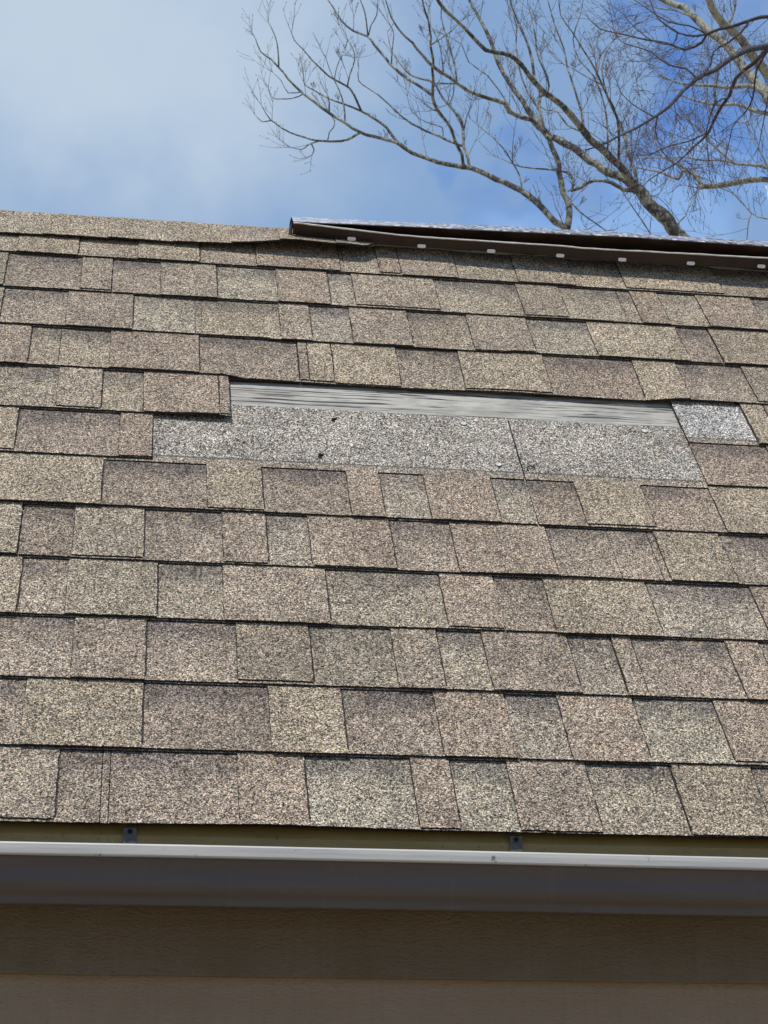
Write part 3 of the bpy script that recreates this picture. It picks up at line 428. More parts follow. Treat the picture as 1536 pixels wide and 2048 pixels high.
# roof: deck on both slopes
d = MB()
def slab(mb, u0, u1, v0, v1, h0, h1, fn=lambda p: p, mi=0):
    mb.box(u0, u1, v0, v1, h0, h1, mi, fn=lambda p: fn(P(p.x, p.y, p.z)))
nb = 12; bw = (RV + .004) / nb
slab(d, UMIN + .03, UMAX - .03, .014, 1.005, DECK - .018, DECK - .0002)
slab(d, UMIN + .03, UMAX - .03, 1.162, RV - .012, DECK - .018, DECK - .0002)
slab(d, UMIN + .03, .10, 1.008, 1.159, DECK - .018, DECK - .0002); slab(d, 1.32, UMAX - .03, 1.008, 1.159, DECK - .018, DECK - .0002)
slab(d, UMIN + .03, UMAX - .03, .014, RV - .012, DECK - .018, DECK - .0002, fn=back)
roof = hb(d, 'roof', M['wood'])
RI = Matrix.Translation(HL)
def rb(mb, name, mats, smooth=False, label=None):   # sub-part of the roof, world coordinates
    return mb.build(name, mats, roof, smooth, label)
# the bare deck board
bd = MB(); n = 60; rows = []
for i in range(n + 1):
    u = .104 + (1.316 - .104) * i / n; wv_ = .0012 * nz1(u * 3, 5)
    rows.append([bd.vert(P(u, v, h)) for v, h in ((1.006, DECK - .018), (1.006, DECK - .001), (1.009, DECK + wv_), (1.06, DECK + .0012 + wv_), (1.11, DECK + .0005 + wv_), (1.158, DECK + wv_), (1.161, DECK - .001), (1.161, DECK - .018))])
for a, c in zip(rows, rows[1:]):
    for k in range(7): bd.face((a[k], c[k], c[k + 1], a[k + 1]))
rb(bd, 'deck_board', M['wood'], label='bare grey weathered deck board showing through the torn shingles')

# ---------------------------------------------------------------- shingle courses
TONE = {'n': (.270, .225, .175), 'p': (.262, .212, .170), 'P': (.240, .190, .155), 'r': (.262, .200, .158), 'T': (.300, .252, .182), 't': (.292, .256, .195),
        'g': (.278, .248, .202), 'G': (.328, .300, .232), 'B': (.05, .045, .04)}
HEAD = (.322, .298, .256); HEADP = (.30, .265, .215)
for k_ in list(TONE):
    if k_ != 'B': TONE[k_] = tuple((m_ + (x - m_) * .50) * 1.06 for x, m_ in zip(TONE[k_], (.300, .256, .190)))
TRIM = RV - .002
def lift(k, u):
    L_ = .0006 + .0014 * max(0, nz1(u * 3.1, k * 7.3)) + .0005 * nz1(u * 11, k * 3.1)
    def bmp(c, w, a): return a * math.exp(-((u - c) / w) ** 2)
    if k == 8 and .10 < u < 1.05:
        L_ -= .0085 * max(0, min(1, (u - .162) / .04, (1.0 - u) / .06))
    if k == 8: L_ += bmp(.23, .07, .003) + bmp(.68, .10, .003)
    if k == 0: L_ += bmp(.20, .10, .002)
    if k == 7: L_ += bmp(.13, .05, .003)
    if k == 10: L_ += bmp(.86, .08, .002)
    if k == 4: L_ += bmp(.70, .10, .002)
    return L_
def vb(k, u, j=0):   # lower edge wander
    c_ = {9: -.004 if .25 < u < .7 else 0}.get(k, 0)
    return k * EXPO + .0016 * nz1(u * 2.3, k * 5.7 + j) + .0010 * nz1(u * 90, k + j * 3.) + .0011 * nz1(u * 260, k + j * 5.) + c_
def grid(mb, k, u0, u1, v0f, v1, vs, hoff, th, tonef, cf=0., front=True, left=True, right=True, step=.0045, jw=0.):
    n = max(1, int((u1 - u0) / step)); us = [u0 + (u1 - u0) * i / n for i in range(n + 1)]
    top = []; bot = []; vv = []
    for iu, u in enumerate(us):
        v0 = v0f(u); col = [v0] + [x for x in vs if x > v0 + .004 and x < v1 - .004] + [v1]
        vv.append(col); a_ = []; b_ = []
        for v in col:
            s_ = v - k * EXPO; fall = max(0., 1 - s_ / .15) ** 1.6
            h = -SLOPE * s_ + hoff + lift(k, u) * fall + .00025 * nz1(u * 40, v * 40, k)
            uu = u + (jw * .0022 * nz1(v * 60, k * 2.3 + u0 * 9) if iu in (0, n) else 0)
            a_.append(mb.vert(P(uu, v, h))); b_.append(mb.vert(P(uu, v, h - th)))
        top.append(a_); bot.append(b_)
    for i in range(n):
        uc = (us[i] + us[i + 1]) / 2
        for j in range(len(vs) + 2):
            if j + 1 >= len(top[i]): break
            vc = (vv[i][j] + vv[i][j + 1]) / 2
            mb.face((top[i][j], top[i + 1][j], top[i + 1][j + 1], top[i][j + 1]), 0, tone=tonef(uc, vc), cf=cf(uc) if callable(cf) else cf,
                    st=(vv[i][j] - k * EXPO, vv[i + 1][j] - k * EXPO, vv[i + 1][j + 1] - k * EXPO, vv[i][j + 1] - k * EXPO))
            if j == 0: mb.face((bot[i][j], bot[i][j + 1], bot[i + 1][j + 1], bot[i + 1][j]), 1)
        if front: mb.face((top[i][0], bot[i][0], bot[i + 1][0], top[i + 1][0]), 1)
    for i, on in ((0, left), (n, right)):
        if on:
            for j in range(len(top[i]) - 1):
                q = (top[i][j], top[i][j + 1], bot[i][j + 1], bot[i][j]); mb.face(q if i == 0 else q[::-1], 1)
rnd = random.Random(4)
def fill(k):       # extend the traced row to both ends of the roof
    s = list(SEG[k]); first = s[0][0] - .09; segs = []
    u = first; left = []
    while u > UMIN + .05:
        w_ = rnd.uniform(.06, .17); left.append((u - w_, u, rnd.choice('TC'), rnd.choice('npPrTtgG'))); u -= w_
    segs = left[::-1]; u = first
    for e, t, c_ in s: segs.append((u, e, t, c_)); u = e
    alt = 'T'
    while u < UMAX - .02:
        w_ = rnd.uniform(.06, .17); segs.append((u, min(u + w_, UMAX), alt, rnd.choice('npPrTtgG'))); alt = 'C' if alt == 'T' else 'T'; u += w_
    segs[0] = (UMIN,) + segs[0][1:]
    return segs
CR = {}
for k in range(12):
    mb = MB(); segs = fill(k); joints = sorted(JOINT[k] + [JOINT[k][0] - 1.0 if JOINT[k] else -.9, (JOINT[k][-1] + 1.0) if JOINT[k] else 1.9])
    gaps = [(s_[0], s_[1]) for s_ in segs if s_[2] == 'X']
    if k == 5: joints = sorted(set(joints))
    cuts = sorted([UMIN] + [j for j in joints if UMIN < j < UMAX and not any(a - .02 < j < b_ + .02 for a, b_ in gaps)] + [x for g_ in gaps for x in g_] + [UMAX])
    pieces = [(a, b_) for a, b_ in zip(cuts, cuts[1:]) if not any(abs(a - g_[0]) < 1e-6 for g_ in gaps)]
    kt = min(k * EXPO + SH, TRIM); cut = k * EXPO + (.138 if k == 5 else .1425)
    vs = [k * EXPO + x for x in (.012, .024, .036, .048, .06, .072, .084, .096, .108, .12, .132, .143, .158, .166, .24)]
    def seg_at(u):
        for s_ in segs:
            if s_[0] <= u <= s_[1]: return s_
        return segs[-1]
    for a, b_ in pieces:
        ga = .0006 if k != 5 else .0013
        # base sheet, one grid for each segment of this shingle
        nxt_ = {id(a2): b2 for a2, b2 in zip(segs, segs[1:])}; prv_ = {id(b2): a2 for a2, b2 in zip(segs, segs[1:])}
        for s_ in segs:
            o0, o1 = s_[0], s_[1]; pv, nx_ = prv_.get(id(s_)), nxt_.get(id(s_))
            if pv and pv[2] == 'T' and s_[2] == 'C': s_ = (s_[0] + .0016,) + s_[1:]
            if nx_ and nx_[2] == 'C' and s_[2] == 'T': s_ = (s_[0], s_[1] + .0016) + s_[2:]
            tl, th_ = max(a + ga, o0), min(b_ - ga, o1)
            lo_, hi_ = max(a + ga, s_[0]), min(b_ - ga, s_[1])
            if hi_ - lo_ < .003 or s_[2] == 'X': continue
            isC = s_[2] == 'C'; tn = TONE[s_[3]] if isC else TONE['B']
            if s_[1] - s_[0] > 0 and isC and any(abs(q_[0] - s_[1]) < 1e-6 and q_[2] == 'C' for q_ in segs) and hi_ == s_[1]: hi_ -= .0012
            jt = rnd.uniform(-.0012, .0012); jit = rnd.uniform(.93, 1.07); tn = tuple(x * jit for x in tn)
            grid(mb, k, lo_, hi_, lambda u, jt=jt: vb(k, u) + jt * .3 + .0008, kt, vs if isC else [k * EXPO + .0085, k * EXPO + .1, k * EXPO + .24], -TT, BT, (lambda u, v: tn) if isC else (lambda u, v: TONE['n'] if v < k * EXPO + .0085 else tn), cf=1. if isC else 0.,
                 left=abs(lo_ - a - ga) < 1e-6, right=abs(hi_ - b_ + ga) < 1e-6)
            if s_[2] == 'T' or s_[2] == 'S':
                tn = TONE[s_[3]]; tn = tuple(x * jit for x in tn); dn = rnd.choice([0, .0005, .0012, .0025, .0045, .006, -.0015])
                grid(mb, k, tl + .0011, th_ - .0011, lambda u: vb(k, u, 1) + dn, cut, [x for x in vs if x < cut - .002], 0, TT - .0001, lambda u, v: tn, cf=0., jw=1.)
        # head of the shingle (over the teeth and above the cut-outs)
        hn = min(kt, 9)
        if k == 5 or k == 6 or True:
            def tf(u, v):
                s_ = v - k * EXPO
                if s_ > .158: return HEAD if k != 6 else (.385, .375, .35)
                sg = seg_at(u); t_ = TONE[sg[3]]; return tuple(x * .5 + y * .5 for x, y in zip(t_, HEADP))
            if cut < kt - .01:
                grid(mb, k, a + ga, b_ - ga, lambda u: cut + .0004 * nz1(u * 120, k), kt, vs, 0, TT - .0001, tf, step=.02)
    lab = None
    if k == 5: lab = 'shingle course under the torn patch, its grey upper strip laid bare'
    if k == 6: lab = 'shingle course with one whole strip torn off'
    if k == 7: lab = 'shingle course missing from its torn end across the bare board'
    rb(mb, 'shingle_course', [M['gran'], M['edge']], label=lab)

# shingles of the rear slope
rs = MB()
for k in range(12):
    v0, v1 = k * EXPO, min((k + 1) * EXPO + .004, TRIM); u = UMIN
    while u < UMAX - .01:
        u2 = min(UMAX, u + rnd.uniform(.08, .2)); t_ = TONE[rnd.choice('npPrTtg')]; hh = rnd.choice([0, -.0025])
        rs.quad(*[back(P(*q)) for q in ((u, v1, -SLOPE * .143 - .001), (u2, v1, -SLOPE * .143 - .001), (u2, v0, hh), (u, v0, hh))], 0, tone=t_, st=(.05,) * 4, cf=0.)
        rs.quad(*[back(P(*q)) for q in ((u, v0, hh), (u2, v0, hh), (u2, v0, -.006), (u, v0, -.006))], 1); u = u2
rb(rs, 'rear_shingles', [M['gran'], M['edge']])

st_ = MB(); st_.a = {}
grid(st_, 0, UMIN, UMAX, lambda u: .004 + .0006 * nz1(u * 90, 4), .30, [.05, .15], -.0062, .0024, lambda u, v: TONE['B'], step=.02)
rb(st_, 'starter_strip', [M['gran'], M['edge']])
# nails left in the bare strip
for u, v, h, t_ in [(q[0], q[1], -.0085 - 0., q[2]) for q in NAIL]:
    h = -SLOPE * (v - 5 * EXPO)
    nm = MB(); c_ = P(u, v, h)
    def disc(mb, cx, r, hh, mi, n=12, ru=1., rvv=1.):
        i = [mb.vert(cx + Vector((1, 0, 0)) * r * ru * cos(2 * pi * q / n) + SLP * r * rvv * sin(2 * pi * q / n) + NRM * hh) for q in range(n)]
        j = [mb.vert(cx + Vector((1, 0, 0)) * r * ru * cos(2 * pi * q / n) + SLP * r * rvv * sin(2 * pi * q / n) + NRM * .0001) for q in range(n)]
        mb.face(i, mi)
        for q in range(n): mb.face((j[q], j[(q + 1) % n], i[(q + 1) % n], i[q]), mi)
    if t_ == 1:
        disc(nm, c_, .0052, .0018, 0); disc(nm, c_ - SLP * .001, .0062, .0006, 1)
        rb(nm, 'nail', [M['nail'], M['edge']])
    elif t_ == 0:
        disc(nm, c_, .0029, .0007, 0, 9, 1.3, .9)
        nm.quad(c_ + Vector((-.004, 0, 0)) + SLP * .002, c_ + Vector((.006, 0, 0)) + SLP * .004, c_ + Vector((.007, 0, 0)) + SLP * .006 + NRM * .004, c_ + Vector((-.002, 0, 0)) + SLP * .006 + NRM * .003, 0)
        rb(nm, 'nail_hole', [M['dark']])
    else:
        pts = [c_ + Vector((.007 * cos(a_), 0, 0)) + SLP * .006 * sin(a_) + NRM * (.002 + .002 * sin(a_)) for a_ in [i * .5 for i in range(9)]]
        nm.tube(pts, [.0011] * 9, 5); rb(nm, 'bent_nail', [M['edge']])

# ---------------------------------------------------------------- ridge cap
def interp(tab, u, i=1):
    if u <= tab[0][0]: return tab[0][i]
    for a, b_ in zip(tab, tab[1:]):
        if u <= b_[0]:
            t = (u - a[0]) / (b_[0] - a[0]); return a[i] * (1 - t) + b_[i] * t
    return tab[-1][i]
CE = [(-.6, .0015), (-.40, .0022)] + [(a, h - .001) for a, h in CAPEDGE[:-1]] + [(.47, .0185), (.50, .010), (.53, .004), (.75, .003)]
edges = [UMIN]
while edges[-1] < CAPJ[0] - .2: edges.append(edges[-1] + .13)
edges += CAPJ + [.40, .525, .68, .82]
while edges[-1] < UMAX - .15: edges.append(edges[-1] + .13)
edges.append(UMAX)
ctone = ['t', 'T', 'p', 'T', 't', 'T']
for n_, (a, b_) in enumerate(zip(edges, edges[1:])):
    cm = MB(); steps = max(4, int((b_ - a) / .008)); rows = []; th = .0032; jitv = rnd.uniform(-.0012, .0012)
    for i in range(steps + 1):
        u = a - .004 + (b_ - a + .004) * i / steps; t = i / steps; prof = []
        step = .0026 * (1 - t) if n_ % 1 == 0 else 0
        he = interp(CE, u) + step + .0004 * nz1(u * 30, 3)
        vl = (1.642 + .055 * max(0, min(1, (u - .45) / .05))) + jitv + .0012 * nz1(u * 70, n_)
        ht = .0032 + step * .7
        for s_ in (0, .12, .3, .5, .7, .85, .95):
            v = vl + (RV - .004 - vl) * s_; h = he * (1 - s_) ** 1.3 + ht * (1 - (1 - s_) ** 1.3); prof.append(P(u, v, h))
        apex = Vector((u, YR, (P(u, RV, ht)).z - .001)); full = prof + [apex] + [back(p) for p in prof[::-1]]
        low_ = [p - (NRM if p.y < YR else Vector((0, -NRM.y, NRM.z))) * th for p in full]
        rows.append(([cm.vert(p) for p in full], [cm.vert(p) for p in low_]))
    tn = TONE[ctone[n_ % 6]]
    for (t0, l0), (t1, l1) in zip(rows, rows[1:]):
        for j in range(len(t0) - 1):
            cm.face((t0[j], t1[j], t1[j + 1], t0[j + 1]), 0, tone=tn, st=(.06,) * 4, cf=0.)
            cm.face((l0[j], l0[j + 1], l1[j + 1], l1[j]), 1)
        cm.face((t0[0], l0[0], l1[0], t1[0]), 1); cm.face((t0[-1], t1[-1], l1[-1], l0[-1]), 1)
    for t0, l0 in (rows[0], rows[-1]):
        for j in range(len(t0) - 1): cm.face((t0[j], t0[j + 1], l0[j + 1], l0[j]), 1)
    rb(cm, 'ridge_cap_shingle', [M['gran'], M['edge']], label='ridge cap shingle curling up at its lower edge' if .18 < a < .3 else None)

# ---------------------------------------------------------------- ridge vent (loose brown metal vent on the ridge)
VT = list(VENT); l = VT[-1]
for du, dh in ((.5, .002), (1.0, .002), (UMAX - .05 - l[0], .001)):
    VT.append((l[0] + du, l[1], l[2], l[3] + dh, l[4] + dh, l[5] + dh))
def vcol(u):
    return [interp(VT, u, i) for i in range(1, 6)]
us = []; u = VT[0][0]
while u < VT[-1][0]: us.append(u); u += .009
us.append(VT[-1][0])
vt = MB(); rim = MB(); rows = []; rr = []; fl = MB(); frow = []
slots = SLOT + [(1.43, .0326), (1.58, .033), (1.73, .033)]
for u in us:
    vf, hb_, hw, hf, ha = vcol(u)
    near = math.exp(-((u - us[0]) / .03) ** 2)
    wob_ = .0006 * nz1(u * 18, 1) + .0004 * nz1(u * 45, 7)
    face_b = P(u, vf + .001, hb_ + .3 * wob_); face_t = P(u, vf, hw - .0012 + wob_); inner = P(u, vf + .011, hw - .003 + wob_)
    dlow = P(u, vf + .030, max(hw - .010, hb_)); dtop = P(u, vf + .0142, hf - .0008 + .0003 * nz1(u * 25, 9)); roll = P(u, vf + .0165, hf + .0002 + .0003 * nz1(u * 25, 9)); apex = P(u, 1.748, ha)
    apex.z += .0003 * nz1(u * 20, 4)
    ridge = Vector((u, YR + .002, apex.z + .002))
    full = [dlow, dtop, roll, P(u, 1.72, ha + (hf - ha) * (1.748 - 1.72) / (1.748 - vf - .0165) - .0004), apex, ridge] + [back(p) for p in (apex, roll, dtop, dlow)]
    thk = Vector((0, 0, -.0016))
    rows.append([vt.vert(p) for p in full] + [vt.vert(p + thk) for p in full])
    frow.append(([fl.vert(p) for p in (inner, face_t, face_b, P(u, vf + .010, hb_ - .001))] + [fl.vert(p + SLP * .0012 - NRM * .0006) for p in (inner, face_t, face_b, P(u, vf + .010, hb_ - .001))]))
    rr.append((face_t, max(.0012, .0017 + .0004 * nz1(u * 30, 12))))
nf = 10
for r0, r1 in zip(rows, rows[1:]):
    for j in range(nf - 1):
        mi = 1 if 1 <= j <= 6 else 0
        vt.face((r0[j], r1[j], r1[j + 1], r0[j + 1]), mi); vt.face((r0[nf + j], r0[nf + j + 1], r1[nf + j + 1], r1[nf + j]), 0)
    vt.face((r0[0], r0[nf], r1[nf], r1[0]), 0); vt.face((r0[nf - 1], r1[nf - 1], r1[2 * nf - 1], r0[2 * nf - 1]), 0)
for r0 in (rows[0], rows[-1]):
    for j in range(nf - 1): vt.face((r0[j], r0[j + 1], r0[nf + j + 1], r0[nf + j]), 0)
vent = hb(vt, 'ridge_vent', [M['ventdark'], M['venttop']], label='dark brown metal ridge vent, lifting at its torn left end')
for r0, r1 in zip(frow, frow[1:]):
    for j in range(3):
        fl.face((r0[j], r1[j], r1[j + 1], r0[j + 1]), 0); fl.face((r0[4 + j], r0[5 + j], r1[5 + j], r1[4 + j]), 0)
    fl.face((r0[3], r1[3], r1[7], r0[7]), 0); fl.face((r0[0], r0[4], r1[4], r1[0]), 0)
for r0 in (frow[0], frow[-1]):
    for j in range(3): fl.face((r0[j], r0[j + 1], r0[5 + j], r0[4 + j]), 0)
# end cap folded back at the torn end
q = [Vector(fl.v[frow[0][0][i] if isinstance(frow[0][0], list) else frow[0][i]]) for i in (1, 2)]
fl.build('vent_flange', M['ventdark'], vent)
rim.tube([p for p, r in rr], [r for p, r in rr], 6); rim.build('flange_rim', M['rim'], vent, True)
tn_ = MB(); a_, b2_ = q
tn_.quad(a_ + Vector((-.0018, 0, 0)), b2_ + Vector((-.001, 0, 0)), b2_ + Vector((-.006, .016, .002)), a_ + Vector((-.005, .03, .006)), 0)
tn_.quad(a_ + Vector((-.003, 0, 0)), b2_ + Vector((-.0022, 0, 0)), b2_ + Vector((-.0072, .016, .002)), a_ + Vector((-.0062, .03, .006)), 0)
tn_.build('torn_end', M['ventdark'], vent)
for u, h in slots:  # solid bright plates drawn in place of lit slot openings
    vf = interp(VT, u, 1); lm = MB(); w_, hh = .0085, .0033
    n = 24; fr = []; bk = []
    for i in range(n):
        a_ = 2 * pi * i / n; ca, sa = cos(a_), sin(a_)
        x = (abs(ca) ** .45) * (1 if ca > 0 else -1) * w_; y = (abs(sa) ** .6) * (1 if sa > 0 else -1) * hh
        fr.append(lm.vert(P(u + x, vf - .0012 - .0015 * (1 - y / hh), h + y))); bk.append(lm.vert(P(u + x, vf + .0005, h + y)))
    lm.face(fr, 0)
    for i in range(n): lm.face((fr[i], fr[(i + 1) % n], bk[(i + 1) % n], bk[i]), 1)
    lm.build('vent_slot', [M['slotlight'], M['ventdark']], vent)

# ---------------------------------------------------------------- drip edge and gutter
de = MB(); xs = [UMIN + (UMAX - UMIN) * i / 700 for i in range(701)]; rows = []
for i, x in enumerate(xs):
    rib = .0003 * (i % 2)
    rows.append([de.vert(p) for p in (P(x, .07, -.0175), P(x, .021, -.0178), (x, .0136, -.0145), (x, .0138 - rib, -.0175), (x, .0138 - rib * .4, -.020), (x, .0140, -.034), (x, .0136, -.038), (x, .0140, -.039), (x, .0148, -.034))])
for a, c in zip(rows, rows[1:]):
    for j in range(8): de.face((a[j], c[j], c[j + 1], a[j + 1]))
hb(de, 'drip_edge', M['drip'])
gt = MB(); lipm = MB()
outer = [(-.1165, -.0590), (-.1166, -.0625), (-.1146, -.0665), (-.1128, -.0700), (-.1119, -.0735), (-.1116, -.0780), (-.1115, -.0830), (-.1112, -.0880), (-.1100, -.0925), (-.1076, -.0965), (-.1036, -.1000), (-.0988, -.1032), (-.0966, -.1052), (-.0962, -.1070), (-.0966, -.1112), (-.0950, -.1128), (-.0900, -.1135), (.0125, -.1035), (.0130, -.1020), (.0130, -.0420)]
inn = [(y + (.0011 if y < -.09 else (-.0011 if y > .005 else 0)), z + (.0011 if (-.11 < y < .005 and z < -.1) else 0)) for y, z in outer]
xs = [UMIN - .02 + (UMAX - UMIN + .04) * i / 90 for i in range(91)]; rows = []; lr = []
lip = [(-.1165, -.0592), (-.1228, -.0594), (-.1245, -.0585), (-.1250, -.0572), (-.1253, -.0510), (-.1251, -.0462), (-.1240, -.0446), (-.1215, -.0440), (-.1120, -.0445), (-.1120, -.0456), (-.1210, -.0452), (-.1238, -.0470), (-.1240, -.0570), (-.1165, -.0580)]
for x in xs:
    dz = -.0032 * max(0, x - .35) ** 1 * .9 - .0006 * nz1(x * 1.3, 8); wv_ = .0006 * nz1(x * 2.1, 6)
    rows.append([gt.vert((x, y + wv_, z + dz)) for y, z in outer] + [gt.vert((x, y + wv_, z + dz)) for y, z in inn])
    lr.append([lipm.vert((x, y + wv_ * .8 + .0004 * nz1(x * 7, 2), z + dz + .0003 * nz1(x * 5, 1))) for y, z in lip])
no = len(outer)
for a, c in zip(rows, rows[1:]):
    for j in range(no - 1):
        gt.face((a[j], c[j], c[j + 1], a[j + 1])); gt.face((a[no + j], a[no + j + 1], c[no + j + 1], c[no + j]))
for a in (rows[0], rows[-1]):
    gt.face(a[:no])
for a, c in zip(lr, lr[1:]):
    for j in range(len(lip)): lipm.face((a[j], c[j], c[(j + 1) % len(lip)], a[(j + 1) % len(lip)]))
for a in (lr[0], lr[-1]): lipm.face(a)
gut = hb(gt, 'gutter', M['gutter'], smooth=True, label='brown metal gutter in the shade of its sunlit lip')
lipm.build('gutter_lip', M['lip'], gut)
for hx in (.0258 - .4985 * 3, .0258 - .4985 * 2, .0258 - .4985, .0258, .5243, .5243 + .4985, .5243 + 2 * .4985, .5243 + 3 * .4985, .5243 + 4 * .4985):
    hm = MB(); w_ = .0082; yb = .0118
    prof = [(yb, -.0040), (yb, -.0300), (yb - .003, -.0340), (-.012, -.0400), (-.06, -.0440), (-.108, -.0475), (-.112, -.0470)]
    pr = [[hm.vert((hx + sx * w_, y, z)) for y, z in prof] for sx in (-1, 1)]; pr2 = [[hm.vert((hx + sx * w_, y - .0016, z - .0012)) for y, z in prof] for sx in (-1, 1)]
    for j in range(len(prof) - 1):
        hm.face((pr[0][j], pr[0][j + 1], pr[1][j + 1], pr[1][j])); hm.face((pr2[0][j], pr2[1][j], pr2[1][j + 1], pr2[0][j + 1]))
        for sgn in (0, 1): hm.face((pr[sgn][j], pr2[sgn][j], pr2[sgn][j + 1], pr[sgn][j + 1]))
    hm.face((pr[0][0], pr[1][0], pr2[1][0], pr2[0][0])); hm.face((pr[0][-1], pr2[0][-1], pr2[1][-1], pr[1][-1]))
    n = 16
    for r0_, r1_, dy, mi in ((.0042, .0030, -.0028, 0), (.0030, .0, -.0022, 1)):
        a_ = [hm.vert((hx + r0_ * cos(2 * pi * i / n), yb + dy, -.0098 + r0_ * sin(2 * pi * i / n))) for i in range(n)]
        c_ = [hm.vert((hx + r1_ * cos(2 * pi * i / n), yb + dy, -.0098 + r1_ * sin(2 * pi * i / n))) for i in range(n)]
        e_ = [hm.vert((hx + r0_ * cos(2 * pi * i / n), yb - .0014, -.0098 + r0_ * sin(2 * pi * i / n))) for i in range(n)]
        for i in range(n): hm.face((a_[i], a_[(i + 1) % n], c_[(i + 1) % n], c_[i]), 2 if mi == 0 else 1); hm.face((a_[i], e_[i], e_[(i + 1) % n], a_[(i + 1) % n]), 1)
    hm.build('gutter_hanger', [M['hanger'], M['dark'], M['gutter']], gut)

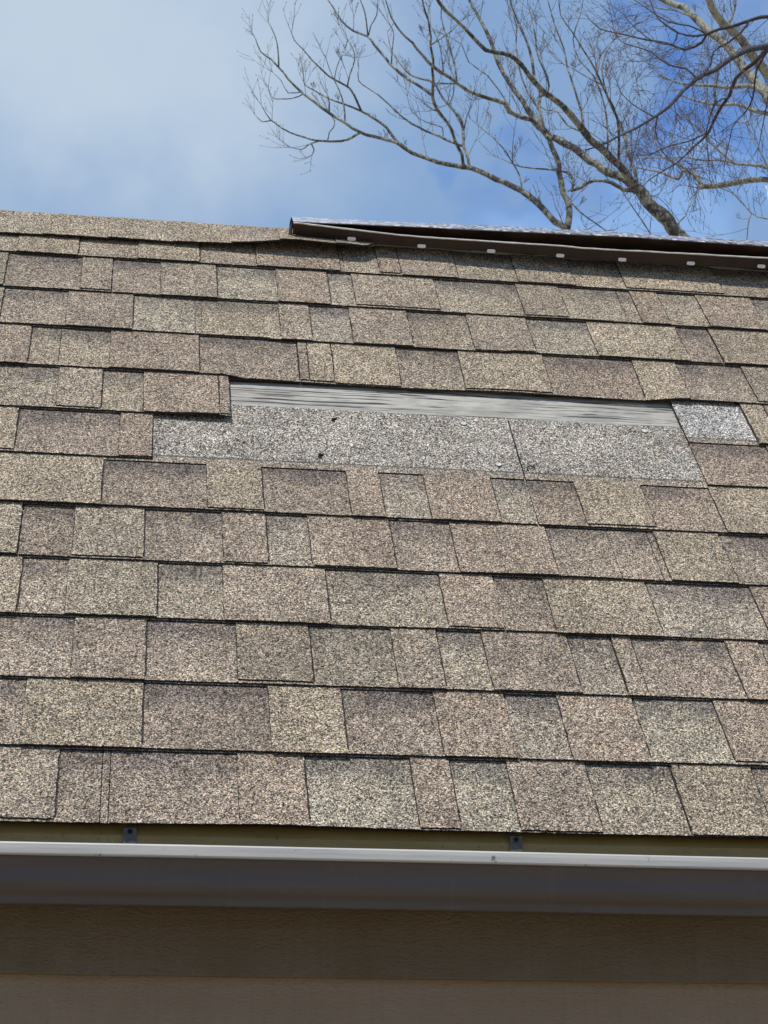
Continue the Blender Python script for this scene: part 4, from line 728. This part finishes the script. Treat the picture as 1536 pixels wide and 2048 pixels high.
# ---------------------------------------------------------------- trees
UPV = Vector((0, 0, 1))
def smooth_pts(pts):
    out = []
    n = len(pts)
    for i in range(n - 1):
        p0, p1, p2, p3 = [Vector(pts[max(0, min(n - 1, i + d_))][:3]) for d_ in (-1, 0, 1, 2)]; r1, r2 = pts[i][3], pts[i + 1][3]
        m_ = max(2, int((p2 - p1).length / .07)); m_ = min(m_, 9)
        for s_ in range(m_):
            t = s_ / m_; q = .5 * ((2 * p1) + (p2 - p0) * t + (2 * p0 - 5 * p1 + 4 * p2 - p3) * t * t + (3 * p1 - p0 - 3 * p2 + p3) * t ** 3)
            out.append((q, r1 * (1 - t) + r2 * t))
    out.append((Vector(pts[-1][:3]), pts[-1][3])); return out
def tree(key, label, bark_, twig_, spacing, l1, droop, seed, r_twig, loc, gnd, cat='tree', nsub=(3, 6)):
    R = random.Random(seed); limbs = [q[1] for q in LIMBS if q[0] == key]
    tr = empty('bare_tree', loc, label, cat); tm = MB(); cr = MB(); LOC = Vector(loc)
    def add_twig(mb, p, d_, length, r, lvl):
        n = 5 if lvl < 2 else 3; pts = [p]; dd = d_.normalized(); curve = Vector((R.gauss(0, .5), R.gauss(0, .5), R.gauss(0, .3)))
        for i in range(n):
            dd = (dd + UPV * (.16 if droop < .5 else -.05 + .2 * (i > 2)) + curve * .06 + Vector((R.gauss(0, .06), R.gauss(0, .06), R.gauss(0, .06)))).normalized()
            pts.append(pts[-1] + dd * length / n)
        mb.tube([q - LOC for q in pts], [max(r * (1 - .6 * i / n), r_twig * .55) for i in range(n + 1)], 4 if lvl == 0 else 3, caps=False)
        if lvl < 2:
            ns = R.randint(*nsub) if lvl == 0 else R.randint(1, 3)
            for s_ in range(ns):
                t = R.uniform(.25, 1.0); i = min(n - 1, int(t * n)); q = pts[i].lerp(pts[i + 1], t * n - i); ax = (pts[i + 1] - pts[i]).normalized()
                side = ax.cross(Vector((R.gauss(0, .35), 1, R.gauss(0, .35)))).normalized() * R.choice([-1, 1])
                nd = (ax * R.uniform(.7, 1.1) + side * R.uniform(.4, .95) + Vector((R.gauss(0, .15), R.gauss(0, .35), R.gauss(0, .15))) + UPV * (.25 if droop < .5 else -.15)).normalized()
                add_twig(mb, q, nd, length * R.uniform(.3, .55), max(r * .6, r_twig), lvl + 1)
        elif droop < .5 or R.random() < .4:     # bud
            mb.tube([pts[-1] - LOC, pts[-1] + dd * .008 - LOC, pts[-1] + dd * .018 - LOC], [r_twig * .6, r_twig * 1.5, r_twig * .3], 4, caps=False)
    for li, L_ in enumerate(limbs):
        sp = smooth_pts(L_)
        if li == 0:
            p0, r0 = sp[0]; g0 = Vector(gnd); pre = []
            for i in range(9):
                t = i / 9; pre.append((g0.lerp(p0, t) + Vector((.12 * sin(t * 5), 0, -(0) )), r0 * (1.9 - .9 * t ** .5)))
            sp = pre + sp
        k_ = []
        for i, (p, r) in enumerate(sp):
            r *= (.80 if key == 'A' and r > .012 else 1.); kn = 1 + (.16 * nz1(i * .9, li * 3.3) if r > .012 else .1 * nz1(i * .7, li)); jj = min(.45 * r + .002, .02)
            k_.append((p + Vector((nz1(i * .6, li), nz1(i * .6, li, 5), nz1(i * .6, li, 9))) * jj, r * kn))
        tm.tube([p - LOC for p, r in k_], [r for p, r in k_], 12 if k_[0][1] > .02 else (8 if k_[0][1] > .008 else 6))
        tot = sum((a[0] - b_[0]).length for a, b_ in zip(sp, sp[1:])); acc = 0; nxt = R.uniform(.05, .25) * min(1, tot)
        for i in range(len(sp) - 1):
            (a, ra), (b_, rb_) = sp[i], sp[i + 1]; seg = (b_ - a).length
            while nxt < acc + seg:
                t = (nxt - acc) / seg; p = a.lerp(b_, t); ax = (b_ - a).normalized(); frac = nxt / tot
                dens = 1. if ra < .02 else .55
                if key == 'A': dens *= max(.30, min(1.15, (p.x - 1.2) / 1.6))
                if R.random() < dens and (p - CAMP).z > 1.3:
                    side = ax.cross(Vector((R.gauss(0, .3), 1, R.gauss(0, .3)))).normalized() * R.choice([-1, 1])
                    if droop < .5 and side.z < 0 and R.random() < .6: side = -side
                    d_ = (ax * R.uniform(.5, 1.1) + side * R.uniform(.5, 1.) + Vector((0, R.gauss(0, .45), 0)) + UPV * (.3 if droop < .5 else -.25)).normalized()
                    ln = R.uniform(*l1) * (1.05 - .45 * frac); 
                    if R.random() < .35: ln *= .4
                    add_twig(cr, p, d_, ln, min(ra * .6, r_twig * R.uniform(1.2, 1.9)), 0 if R.random() < .8 else 1)
                nxt += spacing * R.uniform(.5, 1.6)
            acc += seg
        # tip fan
        p, r = sp[-1]; ax = (sp[-1][0] - sp[-2][0]).normalized()
        for q in range(3):
            side = ax.cross(Vector((0, 1, 0))).normalized() * R.uniform(-.6, .6)
            add_twig(cr, p, (ax + side + Vector((0, R.gauss(0, .2), 0))).normalized(), R.uniform(.12, .25), r_twig * 1.1, 1)
    tm.build('trunk', bark_, tr, True); cr.build('crown', twig_, tr, True)
    return tr
tree('A', 'bare tree with lichen-grey forked limbs spreading left over the ridge vent', M['barkA'], M['twigA'], .18, (.20, .55), 0., 3, .0019, (3.9, 10.3, GROUND), (4.2, 10.3, GROUND))
tree('B', 'bare tree with thick pale lichened limbs reaching in from the right edge, furthest back', M['barkB'], M['twigA'], .10, (.25, .6), 0., 8, .0020, (6.6, 12.3, GROUND), (6.6, 12.3, GROUND))
tree('C', 'nearest bare tree, dark drooping branches with fine purple-brown twigs at upper right', M['barkC'], M['twigC'], .055, (.16, .52), 1., 21, .0013, (5.6, 7.2, GROUND), (5.6, 7.0, GROUND), nsub=(3, 6))
